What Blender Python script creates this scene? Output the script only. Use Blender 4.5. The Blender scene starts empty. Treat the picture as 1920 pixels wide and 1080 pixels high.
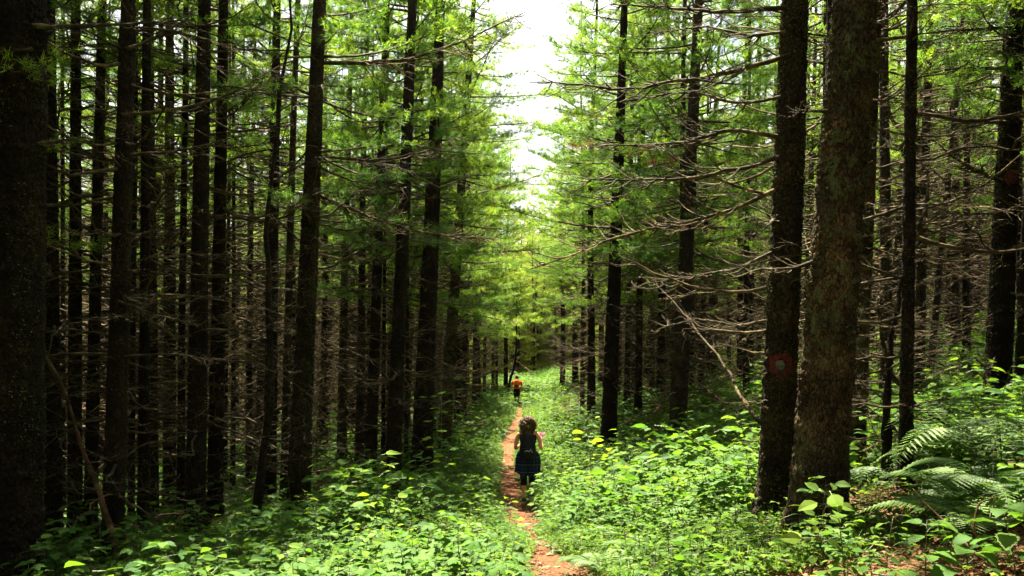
import bpy, bmesh, math, random
import numpy as np
from mathutils import Vector, Matrix, Euler, Quaternion

R = math.radians
rng = np.random.default_rng(7)
random.seed(7)
scene = bpy.context.scene
COL = scene.collection

# ------------------------------------------------------------------ camera, sky, sun, exposure
F, YH, CZ = 1500.0, 680.0, 1.65          # focal length in photo pixels, eye-level row, eye height
cam_data = bpy.data.cameras.new('camera')
cam_data.sensor_width = 36.0
cam_data.lens = 36.0 * F / 1920.0
cam_data.shift_y = (YH - 540.0) / 1920.0
cam_data.clip_end = 2000.0
cam_data.clip_start = 0.05
cam = bpy.data.objects.new('camera', cam_data)
cam.location = (0, 0, CZ)
cam.rotation_euler = (R(90), 0, 0)
COL.objects.link(cam)
scene.camera = cam

SUN_AZ_LEFT, SUN_EL = 7.0, 67.0         # degrees left of the view direction, above the horizon
sun_vec = Vector((-math.sin(R(SUN_AZ_LEFT)) * math.cos(R(SUN_EL)), math.cos(R(SUN_AZ_LEFT)) * math.cos(R(SUN_EL)), math.sin(R(SUN_EL))))
world = bpy.data.worlds.new('World')
scene.world = world
world.use_nodes = True
wn = world.node_tree
wn.nodes.clear()
sky = wn.nodes.new('ShaderNodeTexSky')
sky.sky_type = 'NISHITA'
sky.sun_disc = False
sky.sun_elevation = R(SUN_EL)
sky.sun_rotation = R(-SUN_AZ_LEFT)
sky.air_density = 1.0
sky.dust_density = 3.0
sky.ozone_density = 1.0
bg = wn.nodes.new('ShaderNodeBackground')
bg.inputs['Strength'].default_value = 0.06
wo = wn.nodes.new('ShaderNodeOutputWorld')
# thin bright cloud over most of the sky
tc = wn.nodes.new('ShaderNodeTexCoord')
cn = wn.nodes.new('ShaderNodeTexNoise')
cn.inputs['Scale'].default_value = 3.5
cn.inputs['Detail'].default_value = 6.0
cn.inputs['Roughness'].default_value = 0.6
wn.links.new(tc.outputs['Generated'], cn.inputs['Vector'])
cr = wn.nodes.new('ShaderNodeValToRGB')
cr.color_ramp.elements[0].position = 0.28
cr.color_ramp.elements[1].position = 0.46
wn.links.new(cn.outputs[0], cr.inputs[0])
cm = wn.nodes.new('ShaderNodeMix')
cm.data_type = 'RGBA'
cm.inputs[7].default_value = (4.3, 4.3, 4.45, 1.0)
wn.links.new(cr.outputs[0], cm.inputs[0])
wn.links.new(sky.outputs[0], cm.inputs[6])
wn.links.new(cm.outputs[2], bg.inputs[0])
wn.links.new(bg.outputs[0], wo.inputs[0])
sun_data = bpy.data.lights.new('sun', 'SUN')
sun_data.energy = 5.0
sun_data.angle = R(0.6)
sun_data.color = (1.0, 0.90, 0.69)
sun = bpy.data.objects.new('sun', sun_data)
sun.rotation_euler = (-sun_vec).to_track_quat('-Z', 'Y').to_euler()
COL.objects.link(sun)
vs = scene.view_settings
vs.view_transform = 'Standard'
vs.look = 'None'
vs.gamma = 1.0
vs.use_curve_mapping = False
vs.exposure = 2.98
scene.render.film_transparent = False
cy = scene.cycles
cy.max_bounces = 4
cy.diffuse_bounces = 2
cy.glossy_bounces = 2
cy.transmission_bounces = 2
cy.transparent_max_bounces = 4
cy.use_denoising = True
cy.use_light_tree = False
cy.use_adaptive_sampling = True
cy.adaptive_threshold = 0.04
cy.sample_clamp_indirect = 6.0
cy.caustics_reflective = False
cy.caustics_refractive = False

# ------------------------------------------------------------------ numpy helpers
def _hash(*a):
    h = np.zeros(np.broadcast(*a).shape, dtype=np.uint64)
    for k, v in zip((73856093, 19349663, 83492791, 2654435761), a):
        h = h ^ (np.asarray(v).astype(np.int64).astype(np.uint64) * np.uint64(k))
    h = (h ^ (h >> np.uint64(13))) * np.uint64(1274126177)
    h = h ^ (h >> np.uint64(16))
    return (h & np.uint64(0xffffff)).astype(np.float64) / float(0xffffff)

def vnoise(x, y, z=0.0, seed=0):
    x, y, z = np.broadcast_arrays(np.asarray(x, float), np.asarray(y, float), np.asarray(z, float))
    xi, yi, zi = np.floor(x), np.floor(y), np.floor(z)
    fx, fy, fz = x - xi, y - yi, z - zi
    fx, fy, fz = (t * t * (3 - 2 * t) for t in (fx, fy, fz))
    out = 0
    for dx in (0, 1):
        for dy in (0, 1):
            for dz in (0, 1):
                w = (fx if dx else 1 - fx) * (fy if dy else 1 - fy) * (fz if dz else 1 - fz)
                out = out + w * _hash(xi + dx, yi + dy, zi + dz, np.full_like(xi, seed))
    return out * 2 - 1

def fbm(x, y, z=0.0, seed=0, octaves=3):
    o, a, f = 0, 1.0, 1.0
    for k in range(octaves):
        o = o + a * vnoise(np.asarray(x) * f, np.asarray(y) * f, np.asarray(z) * f, seed + k)
        a *= 0.5
        f *= 2.03
    return o

def cells(u, v, nu, seed=0):
    """F2 - F1 and the cell value of a jittered grid; u wraps every nu cells"""
    ui, vi = np.floor(u), np.floor(v)
    f1 = np.full(u.shape, 9.0)
    f2 = np.full(u.shape, 9.0)
    val = np.zeros(u.shape)
    for dx in (-1, 0, 1):
        for dy in (-1, 0, 1):
            cu, cv = ui + dx, vi + dy
            cm = np.mod(cu, nu)
            px = cu + 0.15 + 0.7 * _hash(cm, cv, np.full_like(cu, seed))
            py = cv + 0.15 + 0.7 * _hash(cm, cv, np.full_like(cu, seed + 11))
            d = np.hypot(px - u, py - v)
            near = d < f1
            f2 = np.where(near, f1, np.minimum(f2, d))
            val = np.where(near, _hash(cm, cv, np.full_like(cu, seed + 23)), val)
            f1 = np.where(near, d, f1)
    return f2 - f1, val

class MB:
    """collects vertices and faces, then links them as ONE mesh"""
    def __init__(self):
        self.v, self.f, self.n, self.m, self.a = [], [], 0, [], []
    def add(self, verts, faces, mat=0, tint=0.5):
        verts = np.asarray(verts, float).reshape(-1, 3)
        off = self.n
        self.v.append(verts)
        self.f.extend([[i + off for i in f] for f in faces])
        self.m.extend([mat] * len(faces))
        self.a.append(np.full(len(verts), tint) if np.isscalar(tint) else np.asarray(tint, float))
        self.n += len(verts)
    def add_many(self, tv, tf, pos, mats, mat=0, tint=None):
        """copies of a template: tv (V,3), tf faces, pos (N,3), mats (N,3,3) columns = local axes"""
        N, V = len(pos), len(tv)
        vv = np.einsum('nij,vj->nvi', mats, tv) + pos[:, None, :]
        off = self.n
        self.v.append(vv.reshape(-1, 3))
        for k in range(N):
            o = off + k * V
            self.f.extend([[i + o for i in f] for f in tf])
        self.m.extend([mat] * (N * len(tf)))
        t = np.full(N, 0.5) if tint is None else tint
        self.a.append(np.repeat(t, V))
        self.n += N * V
    def tube(self, pts, radii, sides=4, mat=0, tint=0.5, cap=True):
        P = np.asarray(pts, float)
        n = len(P)
        rr = np.broadcast_to(np.asarray(radii, float), (n,))
        T = np.gradient(P, axis=0)
        T /= np.linalg.norm(T, axis=1)[:, None] + 1e-9
        ref = np.array((0, 0, 1.0)) if abs(T[:, 2]).mean() < 0.8 else np.array((1.0, 0, 0))
        A = np.cross(T, ref); A /= np.linalg.norm(A, axis=1)[:, None] + 1e-9
        B = np.cross(T, A)
        th = np.arange(sides) * 2 * math.pi / sides
        V = P[:, None, :] + rr[:, None, None] * (np.cos(th)[None, :, None] * A[:, None, :] + np.sin(th)[None, :, None] * B[:, None, :])
        fs = []
        for i in range(n - 1):
            for j in range(sides):
                k = (j + 1) % sides
                fs.append([i * sides + j, i * sides + k, (i + 1) * sides + k, (i + 1) * sides + j])
        if cap and sides > 2:
            fs.append(list(range(sides))[::-1])
            fs.append([(n - 1) * sides + j for j in range(sides)])
        self.add(V.reshape(-1, 3), fs, mat, tint)
    def mesh(self, name, mats, smooth=False, tint=False):
        me = bpy.data.meshes.new(name)
        V = np.concatenate(self.v)
        lens = np.array([len(f) for f in self.f], dtype=np.int32)
        idx = np.fromiter((i for f in self.f for i in f), dtype=np.int32)
        me.vertices.add(len(V)); me.vertices.foreach_set('co', V.astype(np.float32).ravel())
        me.loops.add(len(idx)); me.loops.foreach_set('vertex_index', idx)
        me.polygons.add(len(lens))
        st = np.zeros(len(lens), dtype=np.int32); st[1:] = np.cumsum(lens)[:-1]
        me.polygons.foreach_set('loop_start', st)
        if len(mats) > 1:
            me.polygons.foreach_set('material_index', np.array(self.m, dtype=np.int32))
        me.polygons.foreach_set('use_smooth', np.full(len(lens), smooth, dtype=bool))
        if tint:
            at = me.attributes.new('tint', 'FLOAT', 'POINT')
            at.data.foreach_set('value', np.concatenate(self.a).astype(np.float32))
        for m in mats:
            me.materials.append(m)
        me.update(calc_edges=True)
        me.validate()
        return me

def link(name, data, parent=None, label=None, cat=None, group=None, kind=None, loc=None, rot=None, scale=None):
    o = bpy.data.objects.new(name, data)
    COL.objects.link(o)
    o.parent = parent
    if loc is not None: o.location = loc
    if rot is not None: o.rotation_euler = rot
    if scale is not None: o.scale = scale
    if label: o['label'] = label
    if cat: o['category'] = cat
    if group: o['group'] = group
    if kind: o['kind'] = kind
    return o

def basis(x, up=(0, 0, 1)):
    """(N,3,3) columns: x = direction, y = side, z = up-ish"""
    x = np.asarray(x, float); x = x / (np.linalg.norm(x, axis=1)[:, None] + 1e-9)
    y = np.cross(np.broadcast_to(np.asarray(up, float), x.shape), x)
    y /= np.linalg.norm(y, axis=1)[:, None] + 1e-9
    z = np.cross(x, y)
    return np.stack([x, y, z], axis=2)

# ------------------------------------------------------------------ terrain height
PATH_PX = [(1075, 1130), (1042, 1080), (1012, 1035), (985, 1000), (966, 960), (958, 925), (957, 890), (952, 860), (953, 835), (962, 808), (972, 785), (976, 765), (979, 748), (984, 728)]
def corridor(y):
    return 0.022 * y
def _profile(y):
    return np.interp(y, [-60, -5, 0, 4, 8, 12, 16, 24, 50, 70, 95, 150, 400], [1.0, 0.1, 0.0, -0.12, -0.55, -0.9, -1.09, -1.12, -0.95, -0.2, 0.9, 2.0, 2.0])
def ground_z(x, y, fine=True):
    x = np.asarray(x, float); y = np.asarray(y, float)
    z = sum(_profile(y + k) for k in (-2.0, -1.0, 0.0, 1.0, 2.0)) / 5.0
    u = x - corridor(y)
    right = np.clip(u - 0.5, 0, None)
    z = z + np.where(right < 20, 0.235 * right * np.clip(right / 1.5, 0, 1), 0.235 * 20 + 0.05 * (np.minimum(right, 60) - 20))
    left = np.clip(-u - 1.0, 0, 45)
    z = z - 0.055 * left
    if fine:
        z = z + 0.05 * fbm(x * 0.6, y * 0.6, seed=3) + 0.12 * vnoise(x * 0.13, y * 0.13, seed=5)
    return z
def px_dir(px, py):
    return (px - 960.0) / F, (YH - py) / F
def px_at(px, py, d):
    a, b = px_dir(px, py)
    return Vector((a * d, d, CZ + b * d))
def px_ground(px, py, fine=False):
    a, b = px_dir(px, py)
    d = np.arange(2.5, 130, 0.02)
    h = CZ + b * d - ground_z(a * d, d, fine)
    k = np.argmax(h <= 0) if (h <= 0).any() else len(d) - 1
    return float(a * d[k]), float(d[k])
def gz(x, y):
    return float(ground_z(np.array([x]), np.array([y]))[0])

path_pts = np.array([px_ground(*p) for p in PATH_PX])
path_pts = np.vstack([[0.55, -3.0], [0.7, 3.0], path_pts[1:] if path_pts[0][1] < 3.2 else path_pts])
path_pts = path_pts[np.argsort(path_pts[:, 1])]
far_y = np.array([58, 66, 74.0])
path_pts = np.vstack([path_pts[path_pts[:, 1] < 55], np.stack([corridor(far_y) - 0.2, far_y], 1)])
def path_x(y):
    return np.interp(y, path_pts[:, 1], path_pts[:, 0])
def path_half(y):
    w = 0.25 + 0.09 * vnoise(y * 0.9, 0 * y, seed=31) + 0.05 * vnoise(y * 3.1, 0 * y, seed=32)
    return w * np.interp(y, [7.8, 8.8, 9.6, 11.5, 12.6, 30, 36, 44], [1.2, 1.0, 0.35, 0.45, 1.0, 1.0, 0.75, 0.5])

# ------------------------------------------------------------------ materials
def material(name):
    m = bpy.data.materials.new(name)
    m.use_nodes = True
    nt = m.node_tree
    nt.nodes.clear()
    return m, nt
def node(nt, kind, **kw):
    n = nt.nodes.new(kind)
    for k, v in kw.items():
        if k in n.inputs:
            n.inputs[k].default_value = v
        else:
            setattr(n, k, v)
    return n
def ramp(nt, fac, stops):
    r = nt.nodes.new('ShaderNodeValToRGB')
    e = r.color_ramp.elements
    while len(e) < len(stops):
        e.new(0.5)
    for el, (p, c) in zip(e, stops):
        el.position = p
        el.color = (*c, 1.0) if len(c) == 3 else c
    nt.links.new(fac, r.inputs[0])
    return r.outputs[0]
def noise_tex(nt, vec, scale, detail=3.0, rough=0.6):
    n = node(nt, 'ShaderNodeTexNoise', Scale=scale, Detail=detail, Roughness=rough)
    if vec is not None:
        nt.links.new(vec, n.inputs['Vector'])
    return n.outputs[0]
def mixc(nt, fac, a, b, mode='MIX'):
    n = nt.nodes.new('ShaderNodeMix')
    n.data_type = 'RGBA'
    n.blend_type = mode
    for s, v in ((0, fac), (6, a), (7, b)):
        if hasattr(v, 'links') or hasattr(v, 'is_linked'):
            nt.links.new(v, n.inputs[s])
        else:
            n.inputs[s].default_value = v if s == 0 else (*v, 1.0)
    return n.outputs[2]
def mathn(nt, op, a, b=0.0):
    n = nt.nodes.new('ShaderNodeMath')
    n.operation = op
    for i, v in enumerate((a, b)):
        if hasattr(v, 'is_linked'):
            nt.links.new(v, n.inputs[i])
        else:
            n.inputs[i].default_value = v
    return n.outputs[0]
def finish(nt, color, rough=0.85, bump=None, bump_d=0.02, bump_s=1.0, spec=0.3, translucent=None, tfac=0.4):
    p = nt.nodes.new('ShaderNodeBsdfPrincipled')
    p.inputs['Roughness'].default_value = rough
    p.inputs['Specular IOR Level'].default_value = spec
    if hasattr(color, 'is_linked'):
        nt.links.new(color, p.inputs['Base Color'])
    else:
        p.inputs['Base Color'].default_value = (*color, 1.0)
    if bump is not None:
        b = node(nt, 'ShaderNodeBump', Strength=bump_s, Distance=bump_d)
        nt.links.new(bump, b.inputs['Height'])
        nt.links.new(b.outputs[0], p.inputs['Normal'])
    o = nt.nodes.new('ShaderNodeOutputMaterial')
    if translucent is None:
        nt.links.new(p.outputs[0], o.inputs[0])
    else:
        t = nt.nodes.new('ShaderNodeBsdfTranslucent')
        if hasattr(translucent, 'is_linked'):
            nt.links.new(translucent, t.inputs[0])
        else:
            t.inputs[0].default_value = (*translucent, 1.0)
        mx = nt.nodes.new('ShaderNodeMixShader')
        mx.inputs[0].default_value = tfac
        nt.links.new(p.outputs[0], mx.inputs[1])
        nt.links.new(t.outputs[0], mx.inputs[2])
        nt.links.new(mx.outputs[0], o.inputs[0])
def obj_coord(nt, scale=(1, 1, 1)):
    c = nt.nodes.new('ShaderNodeTexCoord')
    mp = nt.nodes.new('ShaderNodeMapping')
    mp.inputs['Scale'].default_value = scale
    nt.links.new(c.outputs['Object'], mp.inputs[0])
    return mp.outputs[0]

def mat_bark(name, a, b, c, lichen=(0.10, 0.12, 0.05), lichen_at=0.58):
    m, nt = material(name)
    v = obj_coord(nt, (1, 1, 0.55))
    v1 = obj_coord(nt)
    oi = nt.nodes.new('ShaderNodeObjectInfo')
    wn_ = node(nt, 'ShaderNodeTexNoise', Scale=16.0, Detail=3.0)
    nt.links.new(v, wn_.inputs['Vector'])
    wv = nt.nodes.new('ShaderNodeVectorMath'); wv.operation = 'MULTIPLY_ADD'
    nt.links.new(wn_.outputs['Color'], wv.inputs[0]); wv.inputs[1].default_value = (0.07, 0.07, 0.07); nt.links.new(v, wv.inputs[2])
    v = wv.outputs[0]
    vo = node(nt, 'ShaderNodeTexVoronoi', Scale=34.0)
    vo.feature = 'DISTANCE_TO_EDGE'
    nt.links.new(v, vo.inputs['Vector'])
    vc = node(nt, 'ShaderNodeTexVoronoi', Scale=34.0)
    nt.links.new(v, vc.inputs['Vector'])
    plate = ramp(nt, vo.outputs[0], [(0.0, (0, 0, 0)), (0.12, (1, 1, 1))])
    n1 = noise_tex(nt, v1, 2.2, 4.0)
    base = ramp(nt, n1, [(0.30, a), (0.50, b), (0.70, c)])
    sep = nt.nodes.new('ShaderNodeSeparateColor')
    nt.links.new(vc.outputs['Color'], sep.inputs[0])
    vary = mathn(nt, 'MULTIPLY_ADD', sep.outputs[0], 0.7)
    vary.node.inputs[2].default_value = 0.65
    base = mixc(nt, 1.0, base, vary, 'MULTIPLY')
    base = mixc(nt, plate, tuple(x * 0.35 for x in a), base)
    n2 = noise_tex(nt, v1, 9.0, 5.0, 0.7)
    lf = ramp(nt, n2, [(lichen_at, (0, 0, 0)), (lichen_at + 0.07, (1, 1, 1))])
    n3 = noise_tex(nt, v1, 1.1, 2.0)
    lf2 = mathn(nt, 'MULTIPLY', lf, ramp(nt, n3, [(0.42, (0, 0, 0)), (0.6, (1, 1, 1))]))
    base = mixc(nt, lf2, base, lichen)
    tone = mathn(nt, 'MULTIPLY_ADD', oi.outputs['Random'], 0.5)
    tone.node.inputs[2].default_value = 0.75
    base = mixc(nt, 1.0, base, tone, 'MULTIPLY')
    h = mathn(nt, 'ADD', mathn(nt, 'MULTIPLY', plate, 0.7), mathn(nt, 'MULTIPLY', n2, 0.8))
    finish(nt, base, 0.92, bump=h, bump_d=0.018, bump_s=0.9, spec=0.15)
    return m

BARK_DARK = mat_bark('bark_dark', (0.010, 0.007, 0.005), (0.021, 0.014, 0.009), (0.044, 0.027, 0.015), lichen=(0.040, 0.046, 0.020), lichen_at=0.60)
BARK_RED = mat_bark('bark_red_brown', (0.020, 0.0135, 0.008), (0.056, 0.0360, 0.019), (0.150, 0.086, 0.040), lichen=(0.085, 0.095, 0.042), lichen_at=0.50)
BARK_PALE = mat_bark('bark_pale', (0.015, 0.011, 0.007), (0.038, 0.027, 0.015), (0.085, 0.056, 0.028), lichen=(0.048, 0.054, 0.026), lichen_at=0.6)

def mat_twig(name, a, b, c):
    m, nt = material(name)
    v = obj_coord(nt)
    n = noise_tex(nt, v, 7.0, 4.0)
    oi = nt.nodes.new('ShaderNodeObjectInfo')
    col = ramp(nt, n, [(0.32, a), (0.5, b), (0.66, c)])
    finish(nt, col, 0.9, spec=0.2)
    return m
TWIG = mat_twig('dead_twig', (0.018, 0.012, 0.007), (0.060, 0.041, 0.020), (0.22, 0.160, 0.080))
TWIG_NEAR = mat_twig('dead_branch_lichen', (0.022, 0.016, 0.010), (0.050, 0.038, 0.022), (0.135, 0.112, 0.062))
STICK = mat_twig('dead_stem_bark', (0.045, 0.022, 0.012), (0.10, 0.052, 0.027), (0.20, 0.12, 0.065))
LIMB = mat_twig('live_limb', (0.035, 0.025, 0.018), (0.07, 0.05, 0.034), (0.12, 0.09, 0.06))

def mat_leaf(name, dark, mid, light, trans, tfac=0.42, rough=0.5, rand=0.5, spec=0.35):
    m, nt = material(name)
    at = nt.nodes.new('ShaderNodeAttribute')
    at.attribute_name = 'tint'
    oi = nt.nodes.new('ShaderNodeObjectInfo')
    f = mathn(nt, 'ADD', mathn(nt, 'MULTIPLY', at.outputs['Fac'], 1.0 - rand), mathn(nt, 'MULTIPLY', oi.outputs['Random'], rand))
    col = ramp(nt, f, [(0.05, dark), (0.5, mid), (0.95, light)])
    tr = mixc(nt, 1.0, col, trans, 'MULTIPLY')
    finish(nt, col, rough, spec=spec, translucent=tr, tfac=tfac)
    return m
NEEDLE = mat_leaf('pine_needles', (0.022, 0.074, 0.022), (0.086, 0.185, 0.027), (0.225, 0.315, 0.034), (2.0, 1.9, 0.8), tfac=0.45, rough=0.5, rand=0.35)
NEEDLE_LIGHT = mat_leaf('needles_painted_sunlit', (0.060, 0.120, 0.022), (0.190, 0.260, 0.036), (0.310, 0.360, 0.048), (2.0, 1.9, 0.8), tfac=0.45, rough=0.5, rand=0.35)  # paler needle green: sunlight on the far crowns put into the colour
NEEDLE_BROWN = mat_leaf('dry_needles', (0.16, 0.06, 0.02), (0.24, 0.10, 0.035), (0.30, 0.15, 0.05), (1.5, 1.3, 1.0), tfac=0.3, rand=0.2)
LEAF = mat_leaf('herb_leaf', (0.020, 0.054, 0.010), (0.066, 0.134, 0.018), (0.150, 0.225, 0.030), (1.9, 1.8, 0.7), tfac=0.42, rough=0.7, rand=0.45, spec=0.06)
LEAF_FRONT = mat_leaf('bramble_leaf', (0.022, 0.068, 0.013), (0.060, 0.138, 0.023), (0.130, 0.215, 0.036), (1.9, 1.8, 0.7), tfac=0.38, rough=0.62, rand=0.35, spec=0.10)
FERN = mat_leaf('fern_green', (0.030, 0.085, 0.014), (0.078, 0.155, 0.024), (0.14, 0.225, 0.036), (1.8, 1.9, 0.9), tfac=0.4, rough=0.55, rand=0.4)
GRASS = mat_leaf('grass_blade', (0.050, 0.13, 0.020), (0.10, 0.20, 0.03), (0.18, 0.28, 0.05), (1.8, 1.9, 0.8), tfac=0.4, rough=0.4, rand=0.3)
STEM = mat_leaf('plant_stem', (0.05, 0.07, 0.025), (0.08, 0.10, 0.035), (0.11, 0.10, 0.05), (1, 1, 1), tfac=0.1, rand=0.5)
LICHEN = mat_leaf('lichen', (0.035, 0.045, 0.018), (0.085, 0.10, 0.045), (0.17, 0.18, 0.10), (1, 1, 1), tfac=0.1, rough=0.95, rand=0.1, spec=0.1)
DRYLEAF = mat_leaf('dry_leaf', (0.07, 0.030, 0.014), (0.15, 0.065, 0.026), (0.26, 0.14, 0.06), (1.2, 1.1, 1), tfac=0.15, rough=0.8, rand=0.5)

def mat_ground():
    m, nt = material('forest_floor')
    v = obj_coord(nt)
    n1 = noise_tex(nt, v, 0.8, 5.0)
    n2 = noise_tex(nt, v, 14.0, 5.0, 0.7)
    c = ramp(nt, n2, [(0.3, (0.035, 0.018, 0.010)), (0.5, (0.085, 0.040, 0.020)), (0.72, (0.17, 0.085, 0.040))])
    g = ramp(nt, n1, [(0.42, (0, 0, 0)), (0.62, (1, 1, 1))])
    g2 = ramp(nt, noise_tex(nt, v, 30.0, 4.0), [(0.3, (0.018, 0.035, 0.010)), (0.7, (0.06, 0.10, 0.025))])
    c = mixc(nt, mathn(nt, 'MULTIPLY', g, 0.75), c, g2)
    finish(nt, c, 0.95, bump=n2, bump_d=0.04, bump_s=0.8, spec=0.1)
    return m
def mat_path():
    m, nt = material('worn_path_earth')
    v = obj_coord(nt)
    n1 = noise_tex(nt, v, 1.6, 5.0)
    n2 = noise_tex(nt, v, 22.0, 6.0, 0.7)
    n3 = noise_tex(nt, v, 75.0, 3.0, 0.7)
    c = ramp(nt, n2, [(0.28, (0.075, 0.026, 0.012)), (0.5, (0.165, 0.062, 0.028)), (0.72, (0.28, 0.13, 0.066))])
    c = mixc(nt, mathn(nt, 'MULTIPLY', ramp(nt, n1, [(0.4, (0, 0, 0)), (0.65, (1, 1, 1))]), 0.5), c, (0.15, 0.075, 0.042))
    sp = ramp(nt, n3, [(0.62, (0, 0, 0)), (0.70, (1, 1, 1))])
    c = mixc(nt, mathn(nt, 'MULTIPLY', sp, 0.55), c, (0.36, 0.24, 0.16))
    h = mathn(nt, 'ADD', n2, mathn(nt, 'MULTIPLY', n3, 0.5))
    finish(nt, c, 0.95, bump=h, bump_d=0.05, bump_s=0.9, spec=0.12)
    return m
def mat_plain(name, col, rough=0.8, var=0.25, scale=20.0, spec=0.3):
    m, nt = material(name)
    n = noise_tex(nt, obj_coord(nt), scale, 4.0)
    c = ramp(nt, n, [(0.3, tuple(x * (1 - var) for x in col)), (0.7, tuple(min(1, x * (1 + var)) for x in col))])
    finish(nt, c, rough, bump=n, bump_d=0.004, bump_s=0.5, spec=spec)
    return m
GROUND, PATHM = mat_ground(), mat_path()
STONE = mat_plain('path_stone', (0.22, 0.12, 0.075), 0.9, 0.4, 30)

# ------------------------------------------------------------------ ground sheet and path
def axis(core, step, ext, grow=1.35):
    a = list(np.arange(core[0], core[1] + 1e-6, step))
    s = step
    while a[-1] < ext[1]:
        s *= grow; a.append(a[-1] + s)
    s = step
    while a[0] > ext[0]:
        s *= grow; a.insert(0, a[0] - s)
    return np.array(a)
gx, gy = axis((-14, 16), 0.25, (-500, 500)), axis((2, 44), 0.25, (-500, 700))
GX, GY = np.meshgrid(gx, gy)
GZ = ground_z(GX, GY)
du = np.abs(GX - path_x(GY)) / np.maximum(path_half(GY) + 0.08, 0.1)
GZ = GZ - np.where((GY < 75) & (GY > -4), 0.06 * np.clip(1.6 - du, 0, 1), 0)
nxg, nyg = len(gx), len(gy)
ii, jj = np.meshgrid(np.arange(nxg - 1), np.arange(nyg - 1))
q = (jj * nxg + ii).ravel()
mb = MB()
mb.add(np.stack([GX, GY, GZ], -1).reshape(-1, 3), np.stack([q, q + 1, q + 1 + nxg, q + nxg], 1).tolist())
link('ground', mb.mesh('ground', [GROUND], smooth=True), kind='structure', label='brown litter covered forest floor under the green plants')

ys = np.concatenate([np.arange(2.5, 30, 0.09), np.arange(30, 52, 0.4)])
xs = np.linspace(-1, 1, 15)
PY, PU = np.meshgrid(ys, xs, indexing='ij')
half = np.maximum(path_half(PY) + 0.05 * vnoise(PY * 6, PU * 2, seed=40), 0.20)
PX = path_x(PY) + PU * half
PZ = ground_z(PX, PY) - 0.06 * np.clip(1.6 - np.abs(PX - path_x(PY)) / np.maximum(path_half(PY) + 0.08, 0.1), 0, 1)
PZ = PZ + 0.02 - 0.05 * PU ** 4 + 0.022 * fbm(PX * 7, PY * 7, seed=41) + 0.012 * vnoise(PX * 19, PY * 19, seed=43)
n1, n2 = PX.shape
ii, jj = np.meshgrid(np.arange(n2 - 1), np.arange(n1 - 1))
q = (jj * n2 + ii).ravel()
mb = MB()
mb.add(np.stack([PX, PY, PZ], -1).reshape(-1, 3), np.stack([q, q + 1, q + 1 + n2, q + n2], 1).tolist())
path_o = link('path', mb.mesh('path', [PATHM], smooth=True), kind='structure', label='narrow reddish brown earth footpath winding up through the plants')

def lump(seed, flat=0.5):
    bm = bmesh.new()
    bmesh.ops.create_icosphere(bm, subdivisions=2, radius=1.0)
    for v in bm.verts:
        c = v.co
        n = float(vnoise(c.x * 1.3 + seed * 7, c.y * 1.3, c.z * 1.3, seed))
        v.co = c * (1 + 0.35 * n)
        v.co.z *= flat
    me = bpy.data.meshes.new('stone')
    bm.to_mesh(me); bm.free()
    me.materials.append(STONE)
    for p in me.polygons: p.use_smooth = (seed % 2 == 0)
    return me
stones = [lump(k, 0.45) for k in range(4)]
for k in range(46):
    y = 7.6 + 14 * random.random() ** 1.2
    x = float(path_x(y)) + random.uniform(-0.3, 0.3)
    s = random.uniform(0.025, 0.075)
    link('stone', stones[k % 4], path_o, loc=(x, y, gz(x, y) - 0.055 + 0.02), rot=(random.uniform(-.2, .2), random.uniform(-.2, .2), random.uniform(0, 6)), scale=(s * random.uniform(0.9, 1.8), s, s * 0.8))

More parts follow.
